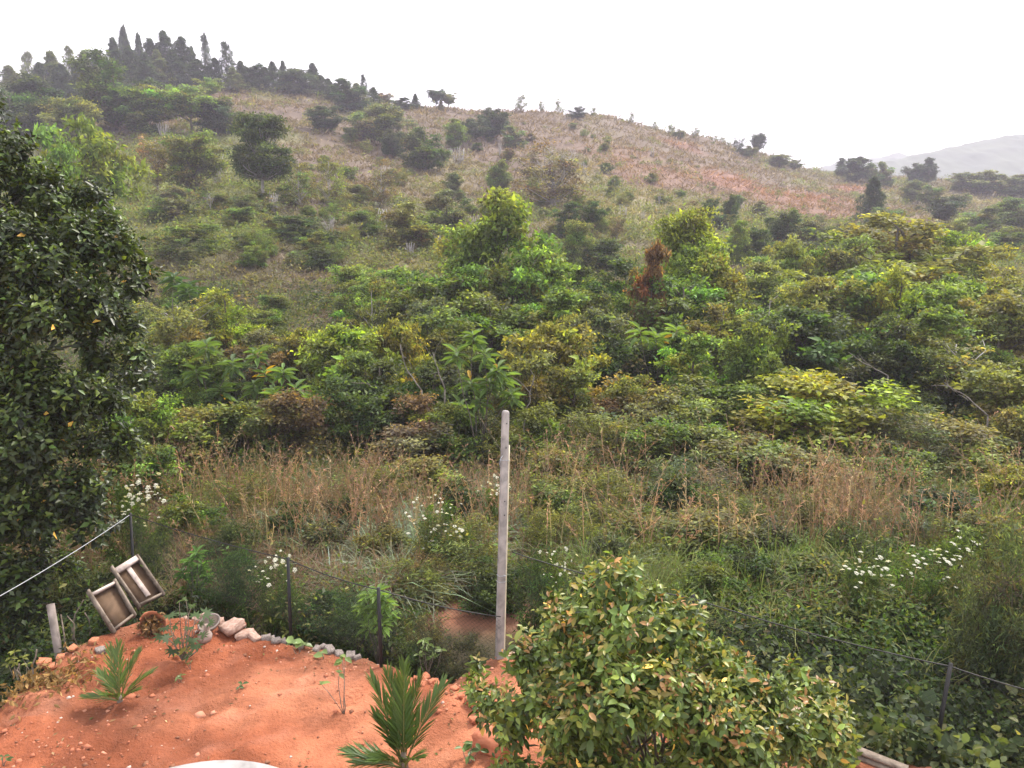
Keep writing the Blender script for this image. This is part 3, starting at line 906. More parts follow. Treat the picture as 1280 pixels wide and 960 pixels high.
# ------------------------------------------------------------------ the scrub wood in the valley
for (kd, px, yt, w, d, c, lb) in [
    ('column', 622, 238, 140, 50, (.125, .185, .05), 'tall bright green tree rising in centre of valley'),
    ('umbrella', 82, 160, 120, 62, LG, 'bright feathery tree rising behind dark glossy tree'),
    ('round', 52, 190, 80, 58, MD, 'green tree half hidden by the dark glossy tree'),
    ('column', 866, 262, 118, 50, BR, 'bright green tree with pointed top right of centre'),
    ('round', 875, 320, 100, 48, BR, 'bright lower bough tree under the pointed bright tree'),
    ('round', 818, 312, 56, 43, (.13, .075, .05), 'rusty red brown tree beside the pointed bright tree'),
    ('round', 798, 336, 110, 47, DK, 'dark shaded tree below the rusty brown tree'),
    ('round', 850, 350, 120, 44, MD, 'deep green tree with shaded hollows under bright tree'),
    ('round', 1133, 277, 165, 66, YO, 'big olive yellow dome shaped tree at right'),
    ('round', 1206, 296, 70, 68, LM, 'yellow green tree joined to right of olive dome'),
    ('round', 1050, 305, 80, 62, OL, 'olive tree left of the olive dome'),
    ('shrub', 1245, 335, 90, 56, YO, 'yellow olive bush at right under pink grass'),
    ('umbrella', 985, 305, 70, 60, PG, 'pale open tree left of the olive trees'),
    ('round', 960, 335, 80, 56, PG, 'soft green bush left of pale open tree'),
    ('umbrella', 1075, 345, 130, 47, LG, 'wide light green flat tree in right scrub'),
    ('umbrella', 1180, 350, 110, 45, LG, 'flat topped light tree right of the wide one'),
    ('round', 1030, 355, 90, 46, OL, 'olive tree behind dark round tree'),
    ('umbrella', 1255, 372, 110, 40, OL, 'spreading olive tree at right edge of scrub'),
    ('round', 1130, 345, 70, 44, LM, 'lime green tree in the right scrub'),
    ('round', 905, 378, 86, 41, OL, 'dusty olive tree above grey twigs'),
    ('airy', 965, 365, 90, 42, PG, 'loose pale leaved tree with crossing bare boughs'),
    ('round', 1005, 388, 135, 37, DK, 'large dark green round tree right of centre'),
    ('round', 1110, 400, 100, 36, DK, 'dark glossy tree between round dark and olive trees'),
    ('round', 1165, 392, 110, 36, MD, 'mixed green tree with yellow top at right'),
    ('airy', 1200, 425, 130, 34, OL, 'thin branched olive tree above grey scrub'),
    ('umbrella', 1262, 455, 120, 30, OL, 'flat boughed olive tree at right edge with bare limbs'),
    ('shrub', 1030, 466, 178, 29, LM, 'large lime green bush in front of dark round tree'),
    ('round', 880, 470, 120, 31, MD, 'mid green bush left of the lime green bush'),
    ('shrub', 800, 462, 80, 30, OL, 'olive bush between yellow tree and green bush'),
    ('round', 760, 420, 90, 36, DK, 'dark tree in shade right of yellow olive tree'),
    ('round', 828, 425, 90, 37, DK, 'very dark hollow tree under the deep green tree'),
    ('round', 735, 360, 110, 46, LG, 'soft bright tree right of tall central tree'),
    ('round', 690, 335, 90, 50, BR, 'bright tree at right foot of tall central tree'),
    ('round', 700, 372, 100, 42, MD, 'green tree in front of the tall central tree'),
    ('round', 560, 340, 110, 47, MD, 'green tree at left foot of tall central tree'),
    ('round', 610, 370, 120, 43, MD, 'leafy green tree below the tall central tree'),
    ('round', 500, 345, 90, 52, LG, 'light green tree left of tall central tree'),
    ('round', 460, 365, 70, 52, MD, 'small green tree beside the dry grass slope'),
    ('round', 535, 395, 100, 38, MD, 'green tree behind the yellow topped bush'),
    ('round', 694, 406, 120, 32, YO, 'yellow olive tree behind the concrete post'),
    ('round', 660, 450, 90, 30, OL, 'olive green bush directly behind the concrete post'),
    ('round', 720, 470, 80, 30, OL, 'brown olive bush right of the concrete post'),
    ('round', 432, 408, 120, 33, BR, 'bright green tree in left middle scrub'),
    ('round', 498, 402, 70, 33, YO, 'yellow brown topped bush with pale bare limb'),
    ('round', 470, 450, 120, 30, DK, 'dark green tree under the yellow topped bush'),
    ('round', 545, 460, 100, 30, DK, 'deep green bush left of the big leaved tree'),
    ('shrub', 555, 505, 80, 27.5, MD, 'bright low bush under the big leaved tree'),
    ('shrub', 520, 490, 90, 28.5, BN, 'brownish bush left of the big leaved tree'),
    ('shrub', 430, 490, 80, 29, MD, 'low green bush at edge of the red grass'),
    ('shrub', 355, 485, 100, 28, BN, 'dull brown green bush left of red grass'),
    ('round', 280, 370, 70, 44, LM, 'yellow green bush on slope behind dark glossy tree'),
    ('airy', 225, 375, 110, 42, OL, 'grey twiggy tree right of dark glossy tree'),
    ('round', 205, 400, 90, 38, OL, 'dull olive tree beside the dark glossy tree'),
    ('round', 250, 440, 90, 35, DK, 'dark bush behind the big leaved saplings'),
    ('round', 380, 415, 60, 38, YO, 'small mustard coloured bush in left scrub'),
    ('round', 330, 425, 80, 38, BN, 'dark brown bush behind big leaved saplings'),
    ('shrub', 235, 510, 110, 27, OL, 'yellow olive bush right of the glossy tree foot'),
    ('shrub', 170, 485, 90, 26, LG, 'pale lime bush tucked under the glossy tree'),
    ('shrub', 300, 500, 110, 28, MD, 'leafy green bush under the big leaved saplings'),
    ('shrub', 175, 560, 90, 22, MD, 'green bush below the pale lime bush'),
    ('wispy', 640, 530, 90, 27, OL, 'fine leaved dark thicket behind the post'),
    ('wispy', 760, 520, 120, 27, OL, 'fine leaved thicket right of the post'),
    ('shrub', 950, 550, 130, 24, OL, 'dull green bush under the lime green bush'),
    ('wispy', 870, 575, 110, 23, GG, 'grey green fine leaved bush above pale grass'),
    ('shrub', 820, 530, 90, 26, MD, 'small mid green bush at left of lime bush'),
    ('wispy', 1140, 520, 130, 27, GG, 'grey twiggy bush right of the lime bush'),
    ('shrub', 1210, 525, 130, 26, OL, 'grey olive bush at right scrub edge'),
    ('shrub', 1275, 585, 80, 22, LM, 'lime leafed bush cut by right edge'),
    ('shrub', 1120, 560, 90, 24, MD, 'dark green bush below grey twiggy bush'),
    ('shrub', 1030, 570, 110, 24, OL, 'shaded bush foot below the lime bush'),
    ('shrub', 870, 640, 130, 18, OL, 'rounded olive weed bush above pale grass tufts'),
    ('shrub', 690, 560, 80, 25, OL, 'dull bush right of the post behind red grass'),
    ('shrub', 520, 570, 110, 23, OL, 'olive bush between red grass and post'),
    ('wispy', 585, 660, 100, 16.5, OL, 'brown green feathery bush left of the concrete post'),
    ('wispy', 740, 600, 120, 20, OL, 'feathery olive bush right of concrete post'),
    ('wispy', 690, 640, 80, 18, OL, 'low feathery bush touching right side of post')]:
    nm = 'bush' if 'bush' in lb else ('thicket' if 'thicket' in lb else 'tree')
    grow(kd, px, yt - (10 if d > 29 else 3), w * 1.3, c, nm, lb, nm, d=d, group='trees and bushes of the valley scrub')

for (px0, py0, px1, py1, d, lb) in [(527, 488, 500, 430, 28.5, 'pale bent bare limb rising from the yellow brown topped bush'), (556, 487, 541, 440, 28.5, 'thin bare limb right of the pale bent limb'), (655, 548, 668, 470, 27, 'thin pale stem leaning behind the concrete post'),
                                    (1110, 470, 1060, 440, 33, 'crossing bare bough in the olive thicket at right'), (1235, 520, 1180, 478, 27, 'bare grey branch sticking out of grey olive bush'), (222, 440, 215, 380, 38, 'grey leafless stem beside the glossy tree'),
                                    (885, 470, 870, 425, 36, 'thin grey stem under the dusty olive tree')]:
    a, b = at(px0, py0, d), at(px1, py1, d)
    gz0 = gz(a[0], a[1])
    rng = RS(int(px0)); g = Geo()
    g.add(*limb(rng, (0, 0, -.1), (0, 0, max(.3, a[2] - gz0)), .035, .03, .03, 4, 5)); top_ = np.array([0, 0, max(.3, a[2] - gz0)]); e_ = top_ + b - a
    g.add(*limb(rng, top_, e_, .03, .010, .05, 8, 5))
    for q in (.45, .7, .85):
        c0 = top_ + (e_ - top_) * q
        g.add(*limb(rng, c0, c0 + rng.normal(0, .35, 3) + (e_ - top_) * .25, .014, .005, .1, 5, 4))
    obj('bare_limb', g.mesh('bare_limb', M_DEADWOOD, True), None, (a[0], a[1], gz0), label=lb, category='dead tree', group='bare limbs in the thicket')

# ------------------------------------------------------------------ smaller shrubs dotted over the slope (each a thing)
LAND = []
for o in list(COL.objects):
    if o.get('category') and o.type == 'EMPTY' and len(o['label'].split()) < 11:
        v = np.array(o.location) - EYE
        f_ = v @ np.array([0, CP, -SP])
        LAND.append((640 + FPX * v[0] / f_, f_, o['label'], np.array(o.location)))
USED = set()


def beside(head, px, d):
    """name a plant by the nearest named plant and by which side of it stands"""
    v = at(px, 480, d)
    for (q, f_, lb, loc) in sorted(LAND, key=lambda l: abs(l[0] - px) * d / FPX + abs(l[1] - d)):
        dx, dd = (px - q) * d / FPX, d - f_
        rel = ('right of' if dx > 0 else 'left of') if abs(dx) > abs(dd) else ('behind' if dd > 0 else 'in front of')
        t_ = '%s %s the %s' % (head, rel, lb)
        if t_ not in USED and len(t_.split()) <= 16:
            USED.add(t_)
            return t_
    return head


RG = RS(77)
ZONES = [('upper slope below the ridge', 400, 760, 150, 240), ('right slope under the dirt track', 760, 1260, 250, 315), ('grassy left slope', 190, 470, 240, 340), ('brown middle slope', 340, 620, 170, 300), ('slope behind the valley trees', 560, 900, 230, 330)]
TONE = [('dark', DK), ('grey green', GG), ('olive', OL), ('leaf green', MD), ('brownish', BN)]
for zi, (zn, x0, x1, y0, y1) in enumerate(ZONES):
    for i in range(36):
        px, yb = RG.uniform(x0, x1), RG.uniform(y0, y1)
        d = hit(px, yb)
        if d > 350: continue
        tn, c = TONE[RG.choice(5, p=[.12, .28, .24, .24, .12])]
        w = RG.uniform(1.6, 4.2) * FPX / d
        grow(('shrub', 'airy', 'wispy', 'round')[RG.choice(4, p=[.4, .25, .15, .2])], px, yb - w * RG.uniform(.55, .95), w, c, 'hillside_shrub', beside('small %s shrub' % tn, px, d), 'shrub', d=d,
             group='small %s shrubs on the %s' % (tn, zn), trunk=False)

# pale leafless shrubs scattered over the slope
for i in range(22):
    px, yb = RG.uniform(200, 880), RG.uniform(185, 330)
    d = hit(px, yb)
    if d > 300: continue
    p = at(px, yb, d)
    o = obj('bare_shrub', (STALK + BARE)[i % 5], None, (p[0], p[1], gz(p[0], p[1])), label=beside('pale leafless shrub', px, d), category='bare shrub', group='pale leafless shrubs on the slope')
    w = RG.uniform(1.2, 2.6); o.scale = (w, w, RG.uniform(1.6, 3.6)); o.rotation_euler = (0, 0, RG.uniform(0, 6))

# valley filler bushes between the named ones; low ones dark to paint shaded gaps
for i in range(105):
    px = RG.uniform(150, 1290); d = RG.uniform(25, 66)
    tall = i >= 70 and d > 29
    if tall and px < 430 and d > 42: continue
    p = at(px, 480, d)
    g = gz(p[0], p[1])
    tn, c = (TONE + [('light green', LG), ('bright', BR)])[RG.choice(7, p=[.14, .16, .22, .24, 0, .12, .12] if tall else [.48, .12, .16, .18, .06, 0, 0])]
    r0 = ray(px, 480)
    h = RG.uniform(1.2, 2.8) * (.7 + d / 90) if not tall else RG.uniform(3.0, 4.8) * (.7 + d / 110)
    yv = 480 + FPX * ((EYE[2] - (g + h)) / d - SP) / CP
    grow('shrub' if not tall else ('round', 'umbrella', 'airy', 'round')[i % 4], px, yv, RG.uniform(2.2, 4.2) * (1.15 if tall else 1) * FPX / d, c, 'tree' if tall else 'bush', beside(('taller %s tree' if tall else 'low %s bush') % tn, px, d), 'tree' if tall else 'bush', d=d, group=('taller %s trees' if tall else 'low %s bushes') % tn + ' filling the valley wood', trunk=tall)

for (kd, px, yt, w, d, c, lb) in [('shrub', 800, 640, 110, 18.5, OL, 'rounded weed bush right of feathery olive bush'), ('wispy', 930, 615, 120, 19.5, OL, 'olive weed bush under the dull green bush'), ('shrub', 965, 655, 90, 17.5, GG, 'grey green weed bush at middle of right meadow'),
                                  ('wispy', 1030, 620, 110, 20, OL, 'feathery weed bush in the right red grass'), ('shrub', 1010, 690, 100, 15.8, MD, 'leafy weed bush above fence at right'), ('wispy', 1130, 640, 110, 18.5, GG, 'grey feathery weed bush behind short white flowers'),
                                  ('shrub', 480, 660, 80, 17, OL, 'olive weed bush left of the white flowers'), ('shrub', 400, 650, 80, 17.5, GG, 'grey green weed bush in silver grass'), ('wispy', 300, 600, 100, 20.5, OL, 'olive feathery bush in the left red grass'),
                                  ('shrub', 230, 620, 90, 18.5, MD, 'green weed bush right of the white flowers under glossy tree'), ('wispy', 470, 590, 110, 21.5, OL, 'feathery bush behind the red grass'), ('shrub', 620, 700, 80, 15.2, (.05, .075, .025), 'dark leafy bush just left of post foot'),
                                  ('wispy', 520, 700, 90, 15.4, OL, 'brownish feathery bush behind the bare earth'), ('shrub', 890, 700, 90, 15, MD, 'green weed bush above the fence wire'), ('shrub', 1230, 640, 100, 17, OL, 'olive weed bush behind tallest white flowers'),
                                  ('shrub', 690, 600, 80, 20.5, MD, 'green weed bush right behind the post'),
                                  ('shrub', 350, 625, 80, 18.5, DK, 'dark weed bush in the red grass left of silver grass'), ('shrub', 850, 590, 80, 21, DK, 'dark weed bush behind the right red grass'), ('shrub', 760, 668, 80, 16.8, DK, 'dark weed bush behind top of spice leaved bush'),
                                  ('wispy', 1075, 660, 90, 17, DK, 'dark weed bush just behind the short white flowers'), ('shrub', 440, 620, 70, 19.5, DK, 'small dark weed bush above the silver grass'), ('shrub', 1180, 610, 100, 20, DK, 'dark weed bush behind the olive one at right'),
                                  ('shrub', 945, 690, 80, 15.4, DK, 'dark weed bush above the fence in right meadow'), ('wispy', 280, 655, 90, 16.8, DK, 'dark feathery weed bush above the left fence wire'), ('shrub', 575, 600, 70, 20, DK, 'dark weed bush left of the upper post')]:
    grow(kd, px, yt, w * 1.15, np.array(c) * .8, 'weed_bush', lb, 'bush', d=d, group='weed bushes in the meadow')

# ------------------------------------------------------------------ ground cover that nobody could count
def fan(rng, n, y0, y1, u0=-.72, u1=.74, p=1.0):
    y = np.exp(np.log(y0) + (np.log(y1) - np.log(y0)) * rng.rand(n) ** p)
    x = rng.uniform(u0, u1, n) * y
    return x, y


def spikes(rng, P, H, W, C, lean=.5):
    n = len(P)
    th = rng.rand(n, 1) * 6.283
    D = np.concatenate([np.cos(th), np.sin(th), np.zeros((n, 1))], 1)
    ph = rng.rand(n, 1) * 6.283
    Sd = np.concatenate([np.cos(ph), np.sin(ph), np.zeros((n, 1))], 1)
    H = H.reshape(-1, 1); W = np.broadcast_to(np.asarray(W, float).reshape(-1, 1), (n, 1))
    V = np.stack([P - Sd * W / 2, P + Sd * W / 2, P + D * H * lean * rng.rand(n, 1) + np.array([0, 0, 1.]) * H], 1)
    return V.reshape(-1, 3), np.arange(n * 3).reshape(-1, 3), np.repeat(C, 3, axis=0)


def mounds(rng, x, y, R, Hh, nl, L, W, C, fine=False, up=.6):
    """low leafy mounds: nl leaves each over a half ellipsoid"""
    n = len(x)
    z = ground(x, y)
    k = np.repeat(np.arange(n), nl)
    d = rnd_unit(rng, len(k)); d[:, 2] = np.abs(d[:, 2])
    rr = (.45 + .6 * rng.rand(len(k), 1) ** .5)
    B = np.stack([x, y, z], 1)
    P = B[k] + d * np.stack([R[k], R[k], Hh[k]], 1) * rr
    N = unit(d * .6 + np.array([0, 0, up]) + rng.normal(0, .6, (len(k), 3)))
    A = unit(np.cross(N, rnd_unit(rng, len(k))) + d * .5)
    s = np.exp(rng.normal(0, .25, len(k)))
    return leafset(P, A, N, L[k] * s, W[k] * s, C[k] * tint(rng, len(k), (1, 1, 1), .25, .45), fine)


# grass on the hillside, in the colour of its place
rng = RS(501)
x, y = fan(rng, 52000, 55, 345, -.9, .95, p=.8)
gcx = ground_color(x, y)
k = np.repeat(np.arange(len(x)), 4)
P = np.stack([x, y, ground(x, y)], 1)[k] + rng.normal(0, 1, (len(k), 3)) * np.array([.5, .5, 0]) * (y[k, None] / 150)
dry = sstep(1.02, 1.25, gcx[:, 0] / gcx[:, 1])
C = gcx[k] * np.exp(rng.normal(0, .3, (len(k), 1))) * np.array([1.05, 1.05, .95])
g = Geo().add(*spikes(rng, P, rng.uniform(.2, .8, len(k)) * (1 + .2 * dry[k]) * np.sqrt(y[k] / 120), .28 * y[k] / 140, C, 3.2))
obj('hillside_grass', g.mesh('hillside_grass', M_STRAW), kind='stuff')

# low scrub on the hillside
rng = RS(502)
x, y = fan(rng, 13500, 58, 335, -.9, .95)
n1, n2 = fbm(x / 9, y / 9, 31), fbm(x / 30, y / 30, 32)
dens = np.clip(1.25 - sstep(.42, .6, .5 * n1 + .5 * n2 + .10 * sstep(120, 220, y)) * .8 - .25 * sstep(150, 280, y), .10, 1)
gq = ground_color(x, y); dry = sstep(1.02, 1.22, gq[:, 0] / gq[:, 1])
dens = dens * (1 - .5 * dry)
kp = rng.rand(len(x)) < dens
x, y = x[kp], y[kp]
pal = np.array([DK, MD, OL, GG, LG, BN])
C = pal[rng.choice(6, len(x), p=[.08, .19, .24, .18, .21, .10])]
dq = dry[kp][:, None]
C = C * (1 - .55 * dq) + np.array([.125, .115, .07]) * .55 * dq
R = np.exp(rng.normal(.18, .45, len(x))) * np.sqrt(y / 110) * (1 - .35 * dq[:, 0])
g = Geo().add(*mounds(rng, x, y, R, R * rng.uniform(.6, 1.2, len(x)), 46, .35 * np.sqrt(y / 110) * np.ones(len(x)), .19 * np.sqrt(y / 110) * np.ones(len(x)), C))
obj('hillside_undergrowth', g.mesh('hillside_undergrowth', M_LEAF), kind='stuff')

# undergrowth between the valley trees, coloured dark to paint shade into the gaps
rng = RS(503)
x, y = fan(rng, 2500, 23, 66, -.9, .95)
C = pal[rng.choice(6, len(x), p=[.58, .14, .14, .08, .02, .04])] * .8
R = rng.uniform(.5, 1.3, len(x)) * np.sqrt(y / 35)
g = Geo().add(*mounds(rng, x, y, R, R * rng.uniform(.8, 1.5, len(x)), 70, .18 * np.sqrt(y / 30), .09 * np.sqrt(y / 30), C))
obj('valley_undergrowth', g.mesh('valley_undergrowth', M_LEAF), kind='stuff')

# grass meadow beyond the fence
def beyond(x, y, m=.5):
    return y > edge_y(x) + m


def clear(x, y):
    """keep plants off the patches of bare earth behind the fence and off the view onto them"""
    bare = np.zeros(len(x), bool)
    for (px, py, rx, ry, pc, kk) in PATCH[-4:-1]:
        bare |= ((x - px) / (rx * 1.05)) ** 2 + ((y - py + .45) / (ry + .85)) ** 2 < 1.0
    return x[~bare], y[~bare]


rng = RS(504)
x, y = fan(rng, 2050, 13.5, 27, -.85, .98)
kp = beyond(x, y, 1.6); x, y = clear(x[kp], y[kp])
q1, q2 = fbm(x / 3, y / 3, 61), fbm(x / 2.2, y / 2.2, 62)
silver = np.exp(-(((x / y) + .17) / .15) ** 2 - ((y - 17.5) / 3.2) ** 2)
bright = sstep(.15, .4, x / y) * sstep(20, 14, y)
sets = []
for i in range(len(x)):
    r = rng.rand()
    if q2[i] > .50 and rng.rand() > .55 * silver[i]: sets.append(-1)
    elif r < .95 * silver[i]: sets.append(0)
    elif r < .75 * silver[i] + .55 * bright[i]: sets.append(1)
    else: sets.append(2 if q1[i] > .5 else 3)
sets = np.array(sets)
g = Geo()
for kind, c, H0, H1, nb, ln, w in ((0, (.17, .20, .13), 0.9, 1.6, 60, 1.1, .024), (1, (.12, .165, .042), 0.7, 1.6, 46, .85, .022), (2, (.115, .13, .042), .6, 1.4, 46, .8, .017), (3, (.18, .122, .078), .7, 1.5, 50, .7, .014)):
    s = np.where(sets == kind)[0]
    if not len(s): continue
    k = np.repeat(s, nb)
    P = np.stack([x, y, ground(x, y) - .03], 1)[k] + rng.normal(0, 1, (len(k), 3)) * np.array([.14, .14, 0])
    C = np.array(c) * np.exp(rng.normal(0, .28, (len(k), 1))) * (1 + rng.normal(0, .08, (len(k), 3)))
    g.add(*blades(rng, P, rng.uniform(H0, H1, len(k)), np.abs(rng.normal(ln, .35, len(k))), w * rng.uniform(.7, 1.3, len(k)), np.clip(C, .005, 1)))
obj('meadow_grass', g.mesh('meadow_grass', M_STRAW), kind='stuff')

# tall reddish seeding stalks
rng = RS(505)
x, y = fan(rng, 8800, 16, 28, -.8, .98)
den = .25 + .9 * np.exp(-(((x / y) + .26) / .15) ** 2 - ((y - 20.5) / 3.2) ** 2) + .5 * np.exp(-(((x / y) - .45) / .14) ** 2 - ((y - 18) / 2.6) ** 2) + .3 * np.exp(-(((x / y) - .1) / .1) ** 2 - ((y - 21) / 3) ** 2)
kp = (rng.rand(len(x)) < den * 1.5 * sstep(.46, .60, fbm(x / 1.6, y / 1.6, 63))) & beyond(x, y, 2.5)
x, y = x[kp], y[kp]
P = np.stack([x, y, ground(x, y) - .03], 1)
H = rng.uniform(1.1, 2.2, len(x))
base = np.where(rng.rand(len(x), 1) < .55, np.array([.215, .140, .108]), np.array([.19, .155, .105])) * np.exp(rng.normal(0, .35, (len(x), 1)))
g = Geo()
th = rng.rand(len(x), 1) * 6.283; ln = np.abs(rng.normal(.34, .26, (len(x), 1)))
D = np.concatenate([np.cos(th), np.sin(th), np.zeros_like(th)], 1)
Sd = np.concatenate([np.ones_like(th), np.zeros_like(th), np.zeros_like(th)], 1)
V = []
for t_, w in ((0, .010), (.5, .008), (1, .005)):
    c = P + D * H[:, None] * ln * t_ ** 2 + np.array([0, 0, 1.]) * H[:, None] * t_
    V += [c - Sd * w, c + Sd * w]
V = np.stack(V, 1)
T = np.array([[0, 1, 3], [0, 3, 2], [2, 3, 5], [2, 5, 4]])
g.add(V.reshape(-1, 3), (T[None] + (np.arange(len(x)) * 6)[:, None, None]).reshape(-1, 3), np.repeat(base, 6, axis=0))
ns = 11
k = np.repeat(np.arange(len(x)), ns)
t_ = rng.uniform(.62, 1.03, (len(k), 1))
P2 = P[k] + D[k] * H[k, None] * ln[k] * t_ ** 2 + np.array([0, 0, 1.]) * H[k, None] * t_
A = unit(rng.normal(0, .5, (len(k), 3)) + np.array([0, 0, .4]) + D[k] * .4)
g.add(*leafset(P2, A, rnd_unit(rng, len(k)), rng.uniform(.06, .15, len(k)), rng.uniform(.016, .032, len(k)), base[k] * np.array([1.25, 1.1, 1.0])))
obj('seeding_grass', g.mesh('seeding_grass', M_STRAW), kind='stuff')

# leafy weeds beyond the fence
rng = RS(506)
x, y = fan(rng, 4700, 12.2, 25, -.9, 1.1)
sv = np.exp(-(((x / y) + .17) / .13) ** 2 - ((y - 17.5) / 2.6) ** 2)
kp = beyond(x, y, .9) & (rng.rand(len(x)) > .75 * sv) & (rng.rand(len(x)) < .35 + .5 * fbm(x / 2.5, y / 2.5, 64) + .4 * sstep(17, 13, y)); x, y = x[kp], y[kp]
x, y = clear(x, y)
C = np.array([DK, MD, OL, GG, (.08, .15, .035), BN])[rng.choice(6, len(x), p=[.16, .22, .26, .14, .12, .10])]
R = rng.uniform(.2, .6, len(x)) * (1 + .9 * (rng.rand(len(x)) < .12))
g = Geo().add(*mounds(rng, x, y, R, R * rng.uniform(.8, 2.1, len(x)), 54, .098 * np.ones(len(x)), .043 * np.ones(len(x)), C))
obj('weeds', g.mesh('weeds', M_LEAF), kind='stuff')

# dark tangle right of the fence and under the left tree
rng = RS(507)
g = Geo()
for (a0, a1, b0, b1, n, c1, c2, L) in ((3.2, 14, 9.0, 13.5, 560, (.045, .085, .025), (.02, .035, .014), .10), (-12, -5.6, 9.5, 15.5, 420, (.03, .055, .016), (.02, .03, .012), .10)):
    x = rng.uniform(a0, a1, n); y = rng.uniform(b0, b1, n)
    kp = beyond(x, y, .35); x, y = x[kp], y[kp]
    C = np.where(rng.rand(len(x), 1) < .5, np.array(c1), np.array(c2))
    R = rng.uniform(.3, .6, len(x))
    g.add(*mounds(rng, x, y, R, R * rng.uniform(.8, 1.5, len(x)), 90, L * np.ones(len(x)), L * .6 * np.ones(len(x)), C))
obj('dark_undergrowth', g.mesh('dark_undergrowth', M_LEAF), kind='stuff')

# fine litter, small clods and stones lying on the earth
rng = RS(508)
g = Geo()
ico_v = unit(np.array([[1, 0, 0], [-1, 0, 0], [0, 1, 0], [0, -1, 0], [0, 0, 1], [0, 0, -1]], float))
ico_f = np.array([[0, 2, 4], [2, 1, 4], [1, 3, 4], [3, 0, 4], [2, 0, 5], [1, 2, 5], [3, 1, 5], [0, 3, 5]])
x = rng.uniform(-8, 4.5, 9500); y = rng.uniform(7.5, 14.2, 9500)
e = edge_y(x) - y
kp = (e > -.6) & (rng.rand(len(x)) < np.clip(.12 + .9 * np.exp(-((e - .2) / .5) ** 2) + .5 * (fbm(x * 1.1, y * 1.1, 71) > .55), 0, 1))
x, y = x[kp], y[kp]
n = len(x)
s = np.exp(rng.normal(-4.2, .62, (n, 1, 1)))
V = ico_v[None] * s * rng.uniform(.6, 1.3, (n, 6, 3)) * np.array([1, 1, .6]) + np.stack([x, y, ground(x, y)], 1)[:, None]
cc = np.array([(.38, .14, .08), (.48, .22, .14), (.5, .38, .32), (.22, .10, .06)])[rng.choice(4, n, p=[.5, .25, .07, .18])]
g.add(V.reshape(-1, 3), (ico_f[None] + (np.arange(n) * 6)[:, None, None]).reshape(-1, 3), np.repeat(cc, 6, axis=0))
obj('clods_and_gravel', g.mesh('gravel', leaf_mat('loose_earth', .95, .1, 0)), kind='stuff')

rng = RS(509)
x = rng.uniform(-8, 4.0, 2600); y = rng.uniform(7.5, 14.0, 2600)
e = edge_y(x) - y
kp = (e > .05) & (rng.rand(2600) < np.clip(.10 + .8 * np.exp(-(e / .7) ** 2) + .5 * (fbm(x * .8, y * .8, 72) > .58), 0, 1)); x, y = x[kp], y[kp]
n = len(x)
P = np.stack([x, y, ground(x, y) + .012], 1)
g = Geo().add(*leafset(P, unit(rng.normal(0, 1, (n, 3)) * np.array([1, 1, .15])), unit(rng.normal(0, .35, (n, 3)) + np.array([0, 0, 1])), rng.uniform(.03, .10, n), rng.uniform(.012, .04, n),
                      np.array([(.20, .12, .06), (.12, .075, .04), (.30, .20, .11), (.10, .12, .04)])[rng.choice(4, n, p=[.4, .3, .18, .12])] * np.exp(rng.normal(0, .25, (n, 1)))))
obj('leaf_litter', g.mesh('leaf_litter', M_STRAW), kind='stuff')

# ------------------------------------------------------------------ the glossy tree on the left, leaf by leaf
def inside(px, py, poly):
    c = False; j = len(poly) - 1
    for i in range(len(poly)):
        if (poly[i][1] > py) != (poly[j][1] > py) and px < (poly[j][0] - poly[i][0]) * (py - poly[i][1]) / (poly[j][1] - poly[i][1]) + poly[i][0]:
            c = not c
        j = i
    return c


def dist_poly(px, py, poly):
    m = 1e9
    for i in range(len(poly)):
        a, b = np.array(poly[i], float), np.array(poly[(i + 1) % len(poly)], float)
        t_ = np.clip(np.dot((px, py) - a, b - a) / max(np.dot(b - a, b - a), 1e-6), 0, 1)
        m = min(m, np.linalg.norm((px, py) - a - t_ * (b - a)))
    return m


def mass_clumps(seed, poly, d, depth, n, r0, r1):
    """boughs filling a rounded body whose outline from here is poly: thicker towards its middle"""
    rng = RS(seed); out = []
    xs = [q[0] for q in poly]; ys = [q[1] for q in poly]
    while len(out) < n:
        px, py = rng.uniform(min(xs), max(xs)), rng.uniform(min(ys), max(ys))
        if not inside(px, py, poly): continue
        r = rng.uniform(r0, r1); rp = r * FPX / d
        e = dist_poly(px, py, poly)
        if e < rp * .38: continue
        k = min(1, e / (depth * FPX / d * .9)) ** .5
        s = -1 if rng.rand() < .66 else 1
        p = at(px, py, d + s * depth * k * rng.uniform(.15 if rng.rand() < .35 else .75, 1))
        out.append((*p, r))
    return out


